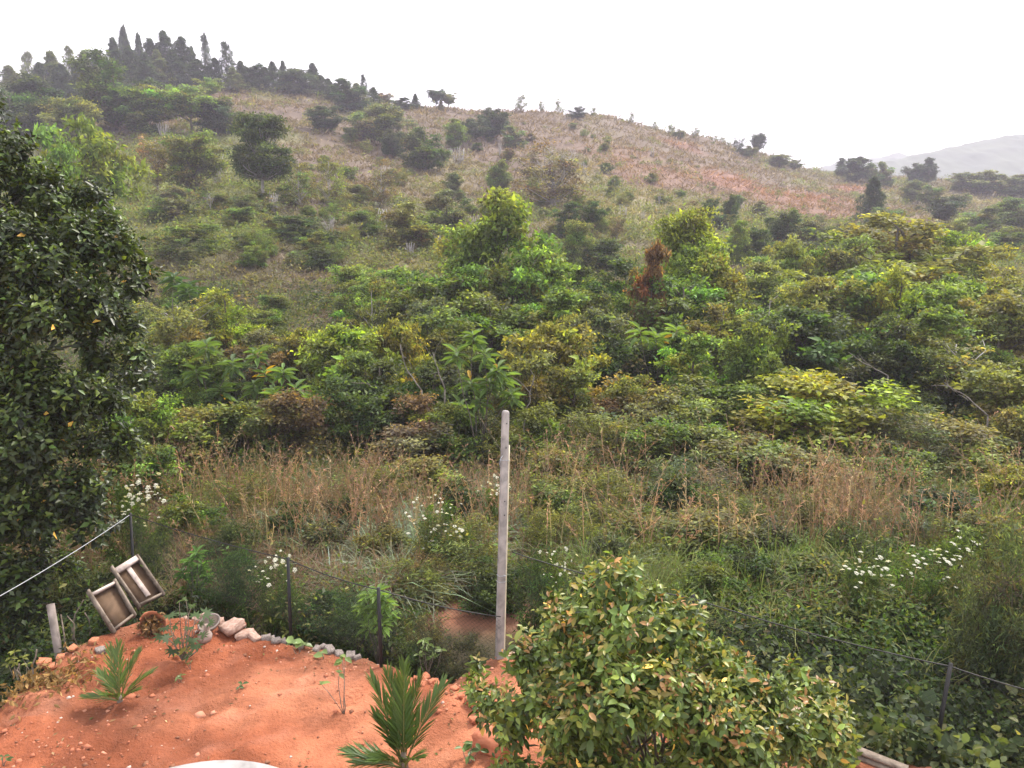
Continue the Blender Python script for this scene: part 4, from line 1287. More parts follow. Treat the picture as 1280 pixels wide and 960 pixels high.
def leafy(seed, clumps, root, n, L, W, base, yel, val, dead, up, young=None):
    """leaf positions for a near plant, relative to its root"""
    rng = RS(seed); m = 7
    C = np.array([c[:3] for c in clumps]); R = np.array([c[3] for c in clumps])
    q = n // m
    k = rng.choice(len(C), q, p=R ** 2 / (R ** 2).sum())
    d = rnd_unit(rng, q)
    f = (d[:, 2] < -.3) & (rng.rand(q) < .6); d[f, 2] *= -1
    rr = .35 + .78 * rng.rand(q, 1) ** .5
    tip = C[k] + d * R[k, None] * rr
    sd = unit(d + np.array([0, 0, up]) + rng.normal(0, .35, (q, 3)))          # the shoot's own direction
    ref = unit(np.cross(sd, rnd_unit(rng, q))); ref2 = np.cross(sd, ref)
    fresh = (rr[:, 0] > .8) & (rng.rand(q) < (young[0] if young else 0) * (.5 + .7 * np.clip(d[:, 2], -.4, 1)))
    tone = np.exp(rng.normal(0, .34, (q, 1)))
    pal_ = np.array(young[1]); pk = pal_[rng.randint(len(pal_), size=q)]
    P, A, N, col, sz = [], [], [], [], []
    for j in range(m):
        a = (j * 2.4 + rng.normal(0, .3, q))[:, None]
        rv = ref * np.cos(a) + ref2 * np.sin(a)
        P.append(tip - sd * L * (.30 * j) + rv * .004)
        A.append(unit(rv + sd * (.95 - .17 * j) + np.array([0, 0, -.10 - .05 * j]) + rng.normal(0, .15, (q, 3))))
        N.append(unit(sd - rv * .35 + rng.normal(0, .25, (q, 3))))
        cj = tint(rng, q, base, val, yel, dead) * tone
        fr = fresh & (rng.rand(q) < (.95, .9, .7, .4, .2, .1, .05)[j])
        cj[fr] = pk[fr] * np.exp(rng.normal(0, .2, (fr.sum(), 1)))
        col.append(cj)
        sz.append((.6, .8, .95, 1.05, 1.1, 1.1, 1.05)[j] * np.exp(rng.normal(0, .16, q)))
    P, A, N, col, s = (np.concatenate(v) for v in (P, A, N, col, sz))
    return P - root, A, N, L * s, W * s, col


LEAF_UNIT = None


def leaf_unit(name, mat):
    V, Fc, C = leafset(np.zeros((1, 3)), np.array([[0, 1., 0]]), np.array([[0, 0, 1.]]), 1.0, 1.0, np.ones((1, 3)), True)
    return mesh(name, V, Fc, mat, C)


def leaf_parts(parent, me, P, A, N, L, W, C, idx):
    for i in idx:
        a = A[i] / np.linalg.norm(A[i]); s = unit(np.cross(a, N[i])); n = np.cross(s, a)
        o = bpy.data.objects.new('leaf', me); COL.objects.link(o)
        o.parent = parent
        o.matrix_local = Matrix(((s[0] * W[i], a[0] * L[i], n[0] * L[i], P[i][0]), (s[1] * W[i], a[1] * L[i], n[1] * L[i], P[i][1]), (s[2] * W[i], a[2] * L[i], n[2] * L[i], P[i][2]), (0, 0, 0, 1)))
        o.color = (*C[i], 1)


def near_plant(name, label, cat, root, clumps, data, mat, nparts, trunk, bark, fine=True):
    r = thing(name, label, cat, root)
    P, A, N, L, W, C = data
    dist = np.linalg.norm(P + root - EYE, axis=1)
    # leaves that show: nearest along their own line of sight
    q = P + root - EYE
    fwd = q @ np.array([0, CP, -SP]); px = 640 + FPX * q[:, 0] / fwd; py = 480 - FPX * (q @ np.array([0, SP, CP])) / fwd
    ok = np.where((px > 2) & (px < 1278) & (py > 2) & (py < 955))[0]
    cell = {}
    for i in ok[np.argsort(fwd[ok])]:
        cell.setdefault((int(px[i] // 14), int(py[i] // 14)), i)
    front = np.array(sorted(cell.values(), key=lambda i: -L[i] * W[i] / fwd[i] ** 2)[:nparts])
    rest = np.ones(len(P), bool); rest[front] = False
    me = leaf_unit('leaf', mat)
    leaf_parts(r, me, P, A, N, L, W, C, front)
    g = Geo().add(*leafset(P[rest], A[rest], N[rest], L[rest], W[rest], C[rest], fine))
    obj('foliage', g.mesh('foliage', mat), r, kind='stuff')
    obj('trunk', trunk.mesh('trunk', bark, True), r)
    return r


poly = [(-260, 60), (-60, 90), (8, 148), (38, 172), (60, 215), (105, 228), (135, 250), (150, 288), (182, 318), (188, 350), (182, 395), (190, 440), (174, 490), (158, 545), (156, 600), (134, 650), (112, 700), (92, 760), (20, 815), (-300, 800)]
cl = mass_clumps(601, poly, 15.6, 2.3, 400, .28, .58)
rt = np.array([*at(-60, 700, 15.8)[:2], 0.0]); rt[2] = gz(rt[0], rt[1])
rng = RS(602); tg = Geo()
tg.add(*limb(rng, (0, 0, -.1), (.1, 0, 4.5), .2, .12, .02, 8, 8)); tg.add(*limb(rng, (.1, 0, 4.5), (-.2, 0, 9), .12, .03, .03, 6, 6))
for c in cl[::4]:
    z0 = max(.8, (c[2] - rt[2]) * .7)
    tg.add(*limb(rng, (.05, 0, min(z0, 8)), np.array(c[:3]) - rt, .05, .012, .08, 6, 5))
near_plant('glossy_tree', 'tall dark glossy leaved tree filling the left edge', 'tree', rt, cl,
           leafy(603, cl, rt, 125000, .145, .078, (.024, .041, .010), .8, .45, .002, .7, (.26, [(.10, .15, .02), (.12, .16, .03), (.07, .12, .02)])), M_GLOSS, 300, tg, M_BARK, False)

# ------------------------------------------------------------------ the young cinnamon-like bush at the bottom
poly = [(600, 822), (640, 815), (672, 790), (690, 745), (735, 728), (770, 702), (800, 722), (850, 742), (900, 775), (945, 792), (1000, 838), (1035, 862), (1070, 905), (1062, 955), (1020, 1010), (950, 1060), (760, 1080), (660, 1050), (615, 980), (622, 935), (600, 905), (582, 850)]
cl = mass_clumps(611, poly, 8.7, 1.35, 190, .15, .30)
for (px, py, d, r) in ((770, 716, 8.7, .10), (596, 835, 8.9, .14), (1058, 925, 8.6, .15), (690, 748, 8.6, .13), (1005, 852, 8.7, .14), (740, 735, 8.8, .13), (820, 742, 8.8, .13), (612, 900, 8.7, .12)):
    cl.append((*at(px, py, d), r))
rt = np.array([*at(835, 960, 8.7)[:2], 0.0]); rt[2] = gz(rt[0], rt[1])
rng = RS(612); tg = Geo()
for i, c in enumerate(cl[::3]):
    tg.add(*limb(rng, rng.normal(0, .1, 3) * np.array([1, 1, 0]) + np.array([0, 0, -.05]), np.array(c[:3]) - rt, .022, .005, .08, 6, 5))
near_plant('spice_bush', 'broad leafy bush with orange and yellow young leaves beside the concrete post', 'bush', rt, cl,
           leafy(613, cl, rt, 36000, .108, .050, (.078, .122, .030), .6, .30, .012, .55, (.88, [(.32, .17, .06), (.27, .23, .055), (.20, .22, .045), (.18, .21, .035), (.17, .20, .035), (.14, .18, .035), (.21, .21, .05), (.10, .145, .03), (.25, .19, .055), (.30, .17, .07), (.18, .20, .04), (.15, .19, .03), (.26, .22, .06)])), M_GLOSS, 300, tg, M_BARK)

# ------------------------------------------------------------------ big leaved plants: whorls of long leaves, each leaf a part
WHORL = leaf_unit('leaf', M_LEAF)
WHORL_S = leaf_unit('leaf', M_GLOSS)


def whorl_plant(name, label, cat, tips, d, base, leaf, wid, color, nl=9, stem=.014, group=None, droop=.45, yellow=.02, seed=1, up=.55):
    rng = RS(seed); nl0 = nl + 4
    p0 = at(base[0], base[1], d)
    rt = np.array([p0[0], p0[1], gz(p0[0], p0[1])])
    r = thing(name, label, cat, rt, group)
    g = Geo()
    f = np.array([0, 0, .25])
    for (px, py) in tips:
        tp = at(px, py, d + rng.normal(0, .03 * d * .3)) - rt
        g.add(*limb(rng, f * rng.rand(), tp, stem, stem * .45, .05, 6, 5))
        nl = nl0 + rng.randint(0, 5)
        P, A, N, L, W, C = [], [], [], [], [], []
        a0 = rng.rand() * 6.283
        for i in range(nl):
            a = a0 + i * 2.4 + rng.normal(0, .15)
            el = up * (1 - i / nl * 1.6) - droop * .3 + rng.normal(0, .12)
            dr = np.array([math.cos(a) * math.cos(el), math.sin(a) * math.cos(el), math.sin(el)])
            P.append(tp - np.array([0, 0, leaf * .6 * i / nl])); A.append(dr); N.append(np.array([-math.cos(a) * math.sin(el), -math.sin(a) * math.sin(el), math.cos(el)]))
            l = leaf * rng.uniform(.75, 1.15)
            L.append(l); W.append(l * wid)
            c = np.array(color) * math.exp(rng.normal(0, .2))
            if rng.rand() < yellow: c = np.array([.42, .26, .02])
            C.append(c)
        leaf_parts(r, WHORL, np.array(P), np.array(A), np.array(N), L, W, C, range(nl))
    obj('stem', g.mesh('stem', M_BARK, True), r)
    return r


whorl_plant('big_leaved_tree', 'slender tree with whorls of long drooping leaves behind the concrete post', 'tree', [(592, 418), (570, 440), (606, 440), (622, 460), (588, 475), (600, 498), (640, 492), (575, 505), (630, 470), (612, 478)], 27.5, (602, 560), .62, .30, (.095, .155, .04), 10, .025, seed=701)
whorl_plant('big_leaved_sapling', 'tallest big leaved sapling right of the glossy tree', 'sapling', [(258, 430), (290, 452), (268, 470), (245, 462), (276, 486), (250, 490)], 33, (262, 520), .70, .32, (.08, .135, .035), 10, .025, 'big leaved saplings in the left scrub', seed=702)
whorl_plant('big_leaved_sapling', 'big leaved sapling with yellow leaf in the left scrub', 'sapling', [(322, 440), (332, 465), (318, 480), (340, 488)], 33, (326, 520), .65, .32, (.085, .14, .035), 9, .025, 'big leaved saplings in the left scrub', yellow=.12, seed=703)
whorl_plant('big_leaved_sapling', 'pale big leaved sapling left of bright green tree', 'sapling', [(354, 462), (370, 485), (344, 490), (362, 500)], 31, (354, 530), .65, .32, (.10, .165, .045), 10, .025, 'big leaved saplings in the left scrub', seed=704)
whorl_plant('big_leaved_sapling', 'dark big leaved sapling high beside the glossy tree', 'sapling', [(218, 345), (234, 358), (246, 362), (262, 366)], 46, (236, 410), .95, .32, (.04, .08, .025), 10, .025, 'big leaved saplings in the left scrub', seed=705)
whorl_plant('big_leaved_sapling', 'light big leaved sapling among the dark hollow trees', 'sapling', [(800, 412), (820, 420), (846, 412), (838, 428)], 36, (824, 470), .75, .3, (.12, .19, .04), 9, .025, 'big leaved saplings right of centre', seed=706)
whorl_plant('big_leaved_sapling', 'light big leaved sapling left of the dark round tree', 'sapling', [(925, 448), (940, 455), (920, 466), (948, 470), (934, 476)], 34, (934, 510), .62, .3, (.09, .17, .05), 10, .025, 'big leaved saplings right of centre', seed=707)
whorl_plant('leafy_sapling', 'fresh green leafy plant behind fence below meadow grass', 'plant', [(236, 700), (246, 690), (252, 705), (228, 715), (240, 722), (258, 720), (234, 735), (250, 738), (244, 712)], 14.8, (243, 750), .20, .34, (.085, .175, .03), 12, .012, 'fresh green plants behind the fence', yellow=0, seed=708)
whorl_plant('leafy_sapling', 'pale green leafy plant right behind the middle fence post', 'plant', [(460, 742), (472, 740), (482, 750), (455, 758), (470, 762), (488, 765), (478, 778), (460, 780)], 12.9, (470, 790), .22, .36, (.13, .215, .045), 10, .012, 'fresh green plants behind the fence', yellow=0, seed=709)

# ------------------------------------------------------------------ flowering shrubs
rng = RS(720); fg = Geo()
for i in range(16):
    a, k = i * 2.4, math.sqrt(i / 16.0) * .5
    p = np.array([math.cos(a) * k, math.sin(a) * k, .18 * (1 - k * 2) + rng.normal(0, .03)])
    th = np.arange(5) * 6.283 / 5
    ring = p + .13 * np.stack([np.cos(th), np.sin(th), rng.normal(0, .15, 5)], 1)
    V = np.concatenate([[p + np.array([0, 0, .06])], ring])
    fg.add(V, np.array([[0, j + 1, (j + 1) % 5 + 1] for j in range(5)]), np.array([.66, .65, .56]) * rng.uniform(.8, 1.05))
FLOWER = fg.mesh('flower_head', M_PETAL)


def flower_shrub(label, px, yt, w, d, heads, color=(.05, .085, .025), size=.16, seed=1, kind='wispy'):
    rng = RS(seed)
    r = grow(kind, px, yt + 12, w * .9, color, 'flowering_shrub', label, 'shrub', d=d, group='white flowering shrubs beyond the fence')
    for (hx, hy) in heads:
        for k in range(4):
            q = at(hx + rng.normal(0, 8), hy + rng.normal(0, 6), d - .35 + rng.normal(0, .15))
            o = bpy.data.objects.new('flower_head', FLOWER); COL.objects.link(o)
            o.parent = r
            s = size * rng.uniform(.22, .62)
            M = r.matrix_basis if False else Matrix.LocRotScale(r.location, r.rotation_euler, r.scale)
            o.matrix_local = M.inverted() @ Matrix.LocRotScale(Vector(q), Matrix.Rotation(rng.normal(0, .35), 3, 'X').to_quaternion(), Vector((s, s, s)))


flower_shrub('white flowering shrub under the glossy tree behind corner post', 160, 602, 90, 15.6, [(110, 605), (128, 612), (150, 622), (160, 607), (172, 612), (180, 616), (175, 625), (160, 632), (188, 612), (150, 642), (186, 636), (170, 655), (196, 625), (176, 606)], seed=731)
flower_shrub('white flowering shrub behind the second fence post', 345, 688, 70, 14, [(335, 697), (345, 692), (352, 698), (340, 706), (350, 708), (322, 714), (330, 726), (358, 712)], size=.14, seed=732)
flower_shrub('white flowering shrub left of concrete post', 550, 622, 90, 16.6, [(535, 628), (545, 625), (556, 630), (525, 640), (545, 655), (558, 655), (565, 660), (540, 665), (572, 664), (536, 680), (512, 652), (570, 640)], seed=733)
flower_shrub('short white flowering shrub in the right meadow', 1082, 695, 70, 14.6, [(1058, 706), (1075, 700), (1090, 704), (1100, 702), (1082, 715), (1096, 720), (1070, 716), (1110, 716)], seed=734)
flower_shrub('largest white flowering shrub at the right meadow edge', 1185, 665, 110, 14.6, [(1190, 667), (1155, 690), (1165, 697), (1175, 688), (1200, 692), (1215, 686), (1222, 684), (1180, 700), (1150, 706), (1195, 700), (1140, 716), (1185, 730)], (.06, .10, .03), seed=735)
flower_shrub('small white flowering weed at foot of concrete post', 690, 688, 50, 13.6, [(682, 692), (694, 700), (700, 690), (690, 712), (706, 712), (716, 704)], size=.09, seed=736)
flower_shrub('pale flowering shrub beside upper part of concrete post', 618, 598, 40, 19.5, [(612, 603), (620, 600), (626, 608), (616, 615)], size=.15, seed=737)
grow('wispy', 1262, 660, 130, (.075, .095, .055), 'feathery_shrub', 'large feathery grey green shrub at right edge of meadow', 'shrub', d=12.2)
grow('wispy', 1290, 700, 130, (.06, .085, .05), 'feathery_shrub', 'lower feathery shrub cut by the right edge', 'shrub', d=11.8)
grow('wispy', 440, 752, 110, (.03, .06, .018), 'low_bush', 'dark green low bush between second and middle fence posts', 'bush', d=13.4)
grow('shrub', 400, 740, 70, (.035, .07, .02), 'low_bush', 'dark low bush behind the second fence post', 'bush', d=14.2)
grow('wispy', 290, 690, 90, (.03, .065, .02), 'low_bush', 'dark grassy bush behind the stone edging', 'bush', d=14.6)
grow('wispy', 675, 700, 80, (.035, .065, .028), 'low_bush', 'dark bluish low bush right of concrete post', 'bush', d=13.6)
grow('wispy', 570, 800, 90, (.04, .05, .03), 'low_bush', 'dark twiggy bush in front of the bare earth left of post', 'bush', d=12.3)
grow('shrub', 515, 795, 60, (.05, .075, .03), 'low_bush', 'low leafy bush beside the right coconut fronds behind the rubble', 'bush', d=12.4)
grow('wispy', 535, 772, 60, (.075, .07, .055), 'low_bush', 'dry grey twiggy bush on bare earth behind fence', 'bush', d=12.7)

# ------------------------------------------------------------------ fence
def wire(pts, sag, r, n=14, sides=4):
    out = []
    for a, b in zip(pts[:-1], pts[1:]):
        a, b = np.array(a), np.array(b)
        for k in range(n):
            t_ = k / n
            out.append(a + (b - a) * t_ - np.array([0, 0, sag * 4 * t_ * (1 - t_)]))
    out.append(np.array(pts[-1]))
    return tube(out, [r] * len(out), sides)


def post_top(px, py, z):
    return on_plane(px, py, z)


pA, pB, pC = post_top(163, 643, 1.25), post_top(360, 699, 1.25), post_top(473, 737, 1.25)
pD = at(626, 771, 12.2)
fence = thing('wire_fence', 'black wire fence on thin posts along the edge of the red earth', 'fence', (pB[0], pB[1], 0))
org = np.array([pB[0], pB[1], 0.0])


def fence_post(top, base, r=.028, par=None, o=None):
    V, Fc = tube([np.array(base) - o, np.array(top) - o], [r, r * .92], 8)
    obj('post', mesh('post', V, Fc, M_BLACK), par)


for t_, bx, by in ((pA, 170, 775), (pB, 363, 797), (pC, 476, 818)):
    d = np.dot(t_ - EYE, [0, CP, -SP])
    b_ = at(bx, by, d + .05)
    b_[2] = min(b_[2], gz(b_[0], b_[1]) - .1)
    fence_post(t_ + np.array([0, 0, .03]), b_, .030, fence, org)
V, Fc = wire([pA - org, pB - org, pC - org, pD - org], .05, .010)
obj('top_wire', mesh('top_wire', V, Fc, M_WIRE), fence)


def netting(pts, h, step, o, par):
    g = Geo()
    for a, b in zip(pts[:-1], pts[1:]):
        a, b = np.array(a), np.array(b)
        Ln = np.linalg.norm((b - a)[:2])
        n = int(Ln / step)
        for sgn in (1, -1):
            for i in range(-int(h / step), n + int(h / step)):
                s0, s1 = i * step, i * step + sgn * h
                z0, z1 = 0.0, -h
                if s1 == s0: continue
                q0, q1 = max(0, min(Ln, s0)), max(0, min(Ln, s1))
                f0, f1 = (q0 - s0) / (s1 - s0), (q1 - s0) / (s1 - s0)
                if abs(f1 - f0) < .02: continue
                A_ = a + (b - a) * (q0 / Ln) + np.array([0, 0, -h * f0 - .03]); B_ = a + (b - a) * (q1 / Ln) + np.array([0, 0, -h * f1 - .03])
                g.add(*tube([A_ - o, B_ - o], [.0016, .0016], 3, False))
    obj('netting', g.mesh('netting', M_WIRE), par, kind='stuff')


netting([pA, pB, pC, pD], 1.15, .07, org, fence)
# pale wire running down to the left
wA, wB, wC = pA, post_top(0, 745, 1.15), post_top(-160, 848, 1.1)
lf = thing('wire_fence', 'pale galvanised wire stretching from corner post under the glossy tree', 'fence', (wA[0], wA[1], 0))
V, Fc = wire([wA - lf.location, wB - lf.location, wC - lf.location], .04, .008)
obj('wire', mesh('wire', V, Fc, M_ZINC), lf)
V, Fc = tube([wC - np.array(lf.location), wC - np.array(lf.location) - np.array([0, 0, 1.5])], [.03, .03], 8)
obj('post', mesh('post', V, Fc, M_BLACK), lf)
# right part
eD = at(640, 690, 12.3); eE = post_top(866, 748, 1.15); eF = post_top(1188, 833, .95); eG = post_top(1420, 892, .9)
rf = thing('wire_fence', 'overgrown black wire fence running right from the concrete post', 'fence', (eE[0], eE[1], 0))
ro = np.array([eE[0], eE[1], 0.0])
V, Fc = wire([eD - ro, eE - ro, eF - ro, eG - ro], .06, .010)
obj('top_wire', mesh('top_wire', V, Fc, M_WIRE), rf)
dF = np.dot(eF - EYE, [0, CP, -SP])
fence_post(eE + np.array([0, 0, .06]), eE - np.array([.02, 0, 1.6]), .03, rf, ro)
fence_post(eF + np.array([0, 0, .05]), at(1168, 945, dF - .05), .030, rf, ro)
fence_post(eG, eG - np.array([0, 0, 1.5]), .03, rf, ro)
netting([eD, eE, eF, eG], 1.0, .08, ro, rf)

# ------------------------------------------------------------------ concrete post
top, bot = at(632, 513, 12.3), at(624, 815, 12.3)
bot[2] = min(bot[2], gz(bot[0], bot[1]))
po = thing('concrete_post', 'tall square weathered concrete post with cream conduit on its side', 'post', bot)
hgt = np.linalg.norm(top - bot); axis = (top - bot) / hgt
xa = unit(np.array([math.cos(.38), math.sin(.38), 0])); xa = unit(xa - axis * (xa @ axis)); ya = np.cross(axis, xa)
g = Geo()
prof_ = [(-.5, .056), (0, .056), (hgt * .5, .053), (hgt - .05, .050), (hgt - .015, .046), (hgt, .030)]
V = []
for (z_, s) in prof_:
    c = .008
    for (ax, ay) in ((-s, -s + c), (-s + c, -s), (s - c, -s), (s, -s + c), (s, s - c), (s - c, s), (-s + c, s), (-s, s - c)):
        V.append(axis * z_ + xa * ax + ya * ay)
Q = [[i * 8 + k, i * 8 + (k + 1) % 8, (i + 1) * 8 + (k + 1) % 8, (i + 1) * 8 + k] for i in range(len(prof_) - 1) for k in range(8)]
V.append(axis * (hgt + .005)); e = len(V) - 1; m_ = (len(prof_) - 1) * 8
g.add(V, Q)
g.F.append(np.array([[m_ + k, m_ + (k + 1) % 8, e] for k in range(8)]))
obj('shaft', g.mesh('shaft', M_CONC), po)
for f_ in (.07, .20, .365, .42):
    zz = hgt * (1 - f_ * .75) if f_ < .3 else hgt * (1 - f_)
    s = float(np.interp(zz, [0, hgt * .5, hgt], [.056, .053, .050]))
    c = axis * zz - ya * (s - .001) + xa * .005
    V, Fc = tube([c, c - ya * .006], [.010, .010], 8)
    obj('bolt_hole', mesh('bolt_hole', V, Fc, M_BLACK), po)  # black disc on the face, painting the dark inside of a hole
pts = [axis * z_ + xa * float(np.interp(z_, [0, hgt], [.070, .063])) - ya * .03 for z_ in np.linspace(-.2, hgt - .55, 14)]
V, Fc = tube(pts, [.013] * 14, 7)
obj('conduit', mesh('conduit', V, Fc, M_CREAM, smooth=True), po)
zz = hgt * .82
pts = [axis * zz - ya * .058 - xa * .045, axis * (zz - .04) - ya * .10 - xa * .10, axis * (zz - .14) - ya * .09 - xa * .115, axis * (zz - .18) - ya * .08 - xa * .10]
V, Fc = tube(pts, [.006] * 4, 4)
obj('wire_tie', mesh('wire_tie', V, Fc, M_ZINC), po)
for zz in (hgt * .80, hgt * .335, hgt * .31):
    s = float(np.interp(zz, [0, hgt], [.059, .054]))
    ring = [axis * zz + xa * sx * s + ya * sy * s for sx, sy in ((-1, -1), (1, -1), (1, 1), (-1, 1), (-1, -1))]
    V, Fc = tube(ring, [.006] * 5, 4)
    obj('wire_tie', mesh('wire_tie', V, Fc, M_ZINC), po)

# ------------------------------------------------------------------ discarded cabinet frames
def bar(a, b, w, th, nrm):
    a, b, nrm = np.array(a), np.array(b), unit(np.array(nrm))
    t_ = unit(b - a); s = unit(np.cross(t_, nrm)); n = np.cross(s, t_)
    V = [p + s * sx * w / 2 + n * sy * th / 2 for p in (a, b) for sx, sy in ((-1, -1), (1, -1), (1, 1), (-1, 1))]
    return V, [[0, 1, 2, 3], [7, 6, 5, 4], [0, 4, 5, 1], [1, 5, 6, 2], [2, 6, 7, 3], [3, 7, 4, 0]]


def cabinet(label, corners, strip, over):
    TL, TR, BR, BL = [at(*c) for c in corners]
    root = np.array([BL[0], BL[1], gz(BL[0], BL[1])])
    r = thing('cabinet_frame', label, 'furniture', root, 'discarded wooden cabinet frames')
    TL, TR, BR, BL = TL - root, TR - root, BR - root, BL - root
    nrm = unit(np.cross(TR - TL, BL - TL))
    if nrm[1] > 0: nrm = -nrm
    back = -nrm * .09
    up = unit(TL - BL)
    g = Geo().add([TL + back, TR + back, BR + back, BL + back, TL + back * 1.12, TR + back * 1.12, BR + back * 1.12, BL + back * 1.12],
                  [[0, 1, 2, 3], [7, 6, 5, 4], [0, 4, 5, 1], [1, 5, 6, 2], [2, 6, 7, 3], [3, 7, 4, 0]])
    obj('panel', g.mesh('panel', M_PLY), r)
    half = back * .5
    for a, b, w, m in ((BL - up * .06, TL + up * over, .036, M_WOOD), (BR - up * .04, TR + up * .05, .036, M_WOOD), (TL, TR, .10 if strip else .04, M_PALEWOOD), (BL, BR, .036, M_WOOD)):
        V, Fc = bar(a + half + (nrm * .012 if a is not TL and a is not BL else 0), b + half + (nrm * .012 if a is not TL and a is not BL else 0), w, .105, nrm)
        obj('rail', Geo().add(V, Fc).mesh('rail', m), r)
    if strip:
        a = TL * .48 + TR * .52; b = BL * .45 + BR * .55
        V, Fc = bar(a + back * .75, a * .12 + b * .88 + back * .75, .085, .03, nrm)
        obj('centre_slat', Geo().add(V, Fc).mesh('centre_slat', M_PALEWOOD), r)
    return r


cabinet('tilted wooden cabinet frame with plain brown plywood back', [(114, 743, 13.15), (145, 727, 13.55), (168, 767, 13.35), (142, 787, 12.95)], False, .10)
cabinet('tilted wooden cabinet frame with pale top rail and slat', [(144, 714, 13.9), (173, 696, 14.3), (204, 741, 14.1), (173, 756, 13.7)], True, .12)

# ------------------------------------------------------------------ pots and broken things
def lathe(prof, n=24, keep=None, wob=0, seed=0):
    rng = RS(seed)
    V, Q = [], []
    for (r_, z_) in prof:
        for k in range(n):
            a = k * 6.283185 / n
            rr = r_ * (1 + wob * math.sin(3 * a + 1) + (rng.normal(0, wob * .5) if wob else 0))
            V.append((rr * math.cos(a), rr * math.sin(a), z_))
    for i in range(len(prof) - 1):
        for k in range(n):
            if keep is None or keep(i, k / n):
                Q.append([i * n + k, i * n + (k + 1) % n, (i + 1) * n + (k + 1) % n, (i + 1) * n + k])
    return V, Q


def set_on(px, py, z=0.0):
    p = on_plane(px, py, z)
    return np.array([p[0], p[1], gz(p[0], p[1])])


p = set_on(265, 790)
r = thing('clay_bowl', 'shallow round clay bowl resting on the stone edging', 'bowl', p + np.array([0, 0, .06]))
r.rotation_euler = (rad(18), rad(-8), 0)
V, Q = lathe([(.02, 0), (.09, .005), (.155, .07), (.175, .12), (.165, .125), (.145, .075), (.08, .022), (.01, .02)])
obj('body', mesh('body', V, Q, M_TYRE, smooth=True), r)
V, Q = lathe([(.165, .118), (.185, .118), (.188, .135), (.163, .135), (.162, .116)])
obj('rim', mesh('rim', V, Q, M_GREY, smooth=True), r)
p = set_on(255, 803)
r = thing('broken_jar', 'pale limewashed jar with a narrow neck beside papaya plant', 'jar', p)
r.rotation_euler = (rad(-10), rad(14), 0)
V, Q = lathe([(.0, 0), (.09, 0), (.115, .07), (.105, .14), (.055, .19), (.045, .25), (.05, .28), (.035, .27), (.03, .2)], 18)
obj('body', mesh('body', V, Q, M_WHITEPOT, smooth=True), r)
p = set_on(190, 790)
r = thing('broken_pot', 'large broken terracotta pot below the cabinet frames', 'pot', p - np.array([0, 0, .03]))
r.rotation_euler = (rad(48), rad(16), .3)
r.scale = (.72, .72, .72)
r.location.z += .10
V, Q = lathe([(.0, 0), (.20, 0), (.26, .10), (.29, .22), (.31, .34), (.292, .34), (.27, .22), (.24, .10), (.18, .03)], 22, lambda i, a: not (2 <= i <= 5 and (.45 < a < .95)) and not (i == 3 or i == 4) * (.1 < a < .2), .05, 3)
obj('shell', mesh('shell', V, Q, M_CLAY, smooth=True), r)
rng = RS(5)
n = 240
P = np.stack([rng.normal(0, .13, n), rng.normal(0, .13, n), rng.uniform(.05, .30, n)], 1)
g = Geo().add(*leafset(P, rnd_unit(rng, n), unit(rng.normal(0, .6, (n, 3)) + np.array([0, 0, 1])), .13, .055, tint(rng, n, (.16, .10, .05), .35, .3)))
obj('dry_leaves', g.mesh('dry_leaves', M_STRAW), r, kind='stuff')
whorl_plant('small_plant', 'small green plant growing from the broken terracotta pot', 'plant', [(183, 768), (192, 772), (200, 770), (188, 778)], 13.1, (190, 785), .13, .4, (.07, .12, .035), 7, .007, yellow=.05, seed=741)

# stones
def stone_mesh(seed, blocky=.5):
    rng = RS(seed)
    V = []; n = 3
    import itertools
    idx = {}
    for q in itertools.product(range(n + 1), repeat=3):
        if any(c in (0, n) for c in q):
            v = np.array(q) / n * 2 - 1
            s = unit(v) * 1.05
            v = v * blocky + s * (1 - blocky)
            idx[q] = len(V); V.append(v)
    V = np.array(V)
    nn = np.stack([fbm(V[:, 0] * 1.3 + seed * 3.1, V[:, 1] * 1.3 + V[:, 2] * 2.1, seed, 2), fbm(V[:, 1] * 1.3 + seed, V[:, 2] * 1.3 + V[:, 0] * 1.7, seed + 5, 2), fbm(V[:, 2] * 1.3 + seed * 2, V[:, 0] * 1.3 + V[:, 1], seed + 9, 2)], 1)
    V = V * (1 + .55 * (nn - .5)) + rng.normal(0, .03, V.shape)
    F_ = []
    for ax in range(3):
        for side in (0, n):
            for i in range(n):
                for j in range(n):
                    q = []
                    for (a_, b_) in ((0, 0), (1, 0), (1, 1), (0, 1)):
                        c = [0, 0, 0]; c[ax] = side; c[(ax + 1) % 3] = i + a_; c[(ax + 2) % 3] = j + b_
                        q.append(idx[tuple(c)])
                    F_.append(q if side else q[::-1])
    return V * .5, F_


SH = [stone_mesh(s, .62 + .12 * (s % 4)) for s in range(8)]
STONES = {}


ORD = 'first second third fourth fifth sixth seventh eighth ninth tenth eleventh twelfth'.split()


def row(pts):
    return [(ORD[i], *p) for i, p in enumerate(sorted(pts))]


def stone(px, py, w, mat, label, group, name='stone', h=.6, cat='stone', lift=0.0):
    k = PICK.randrange(8)
    key = (k, mat.name)
    if key not in STONES:
        STONES[key] = mesh(name, SH[k][0], SH[k][1], mat)
    p = set_on(px, py)
    d = np.dot(p - EYE, [0, CP, -SP])
    s = w * d / FPX
    o = obj(name, STONES[key], None, (p[0], p[1], p[2] + s * h * .30 + lift), label=label, category=cat, group=group)
    o.scale = (s * PICK.uniform(.9, 1.2), s * PICK.uniform(.7, 1.0), s * h * PICK.uniform(.8, 1.2))
    o.rotation_euler = (PICK.uniform(-.25, .25), PICK.uniform(-.25, .25), PICK.uniform(0, 6.28))
    return o


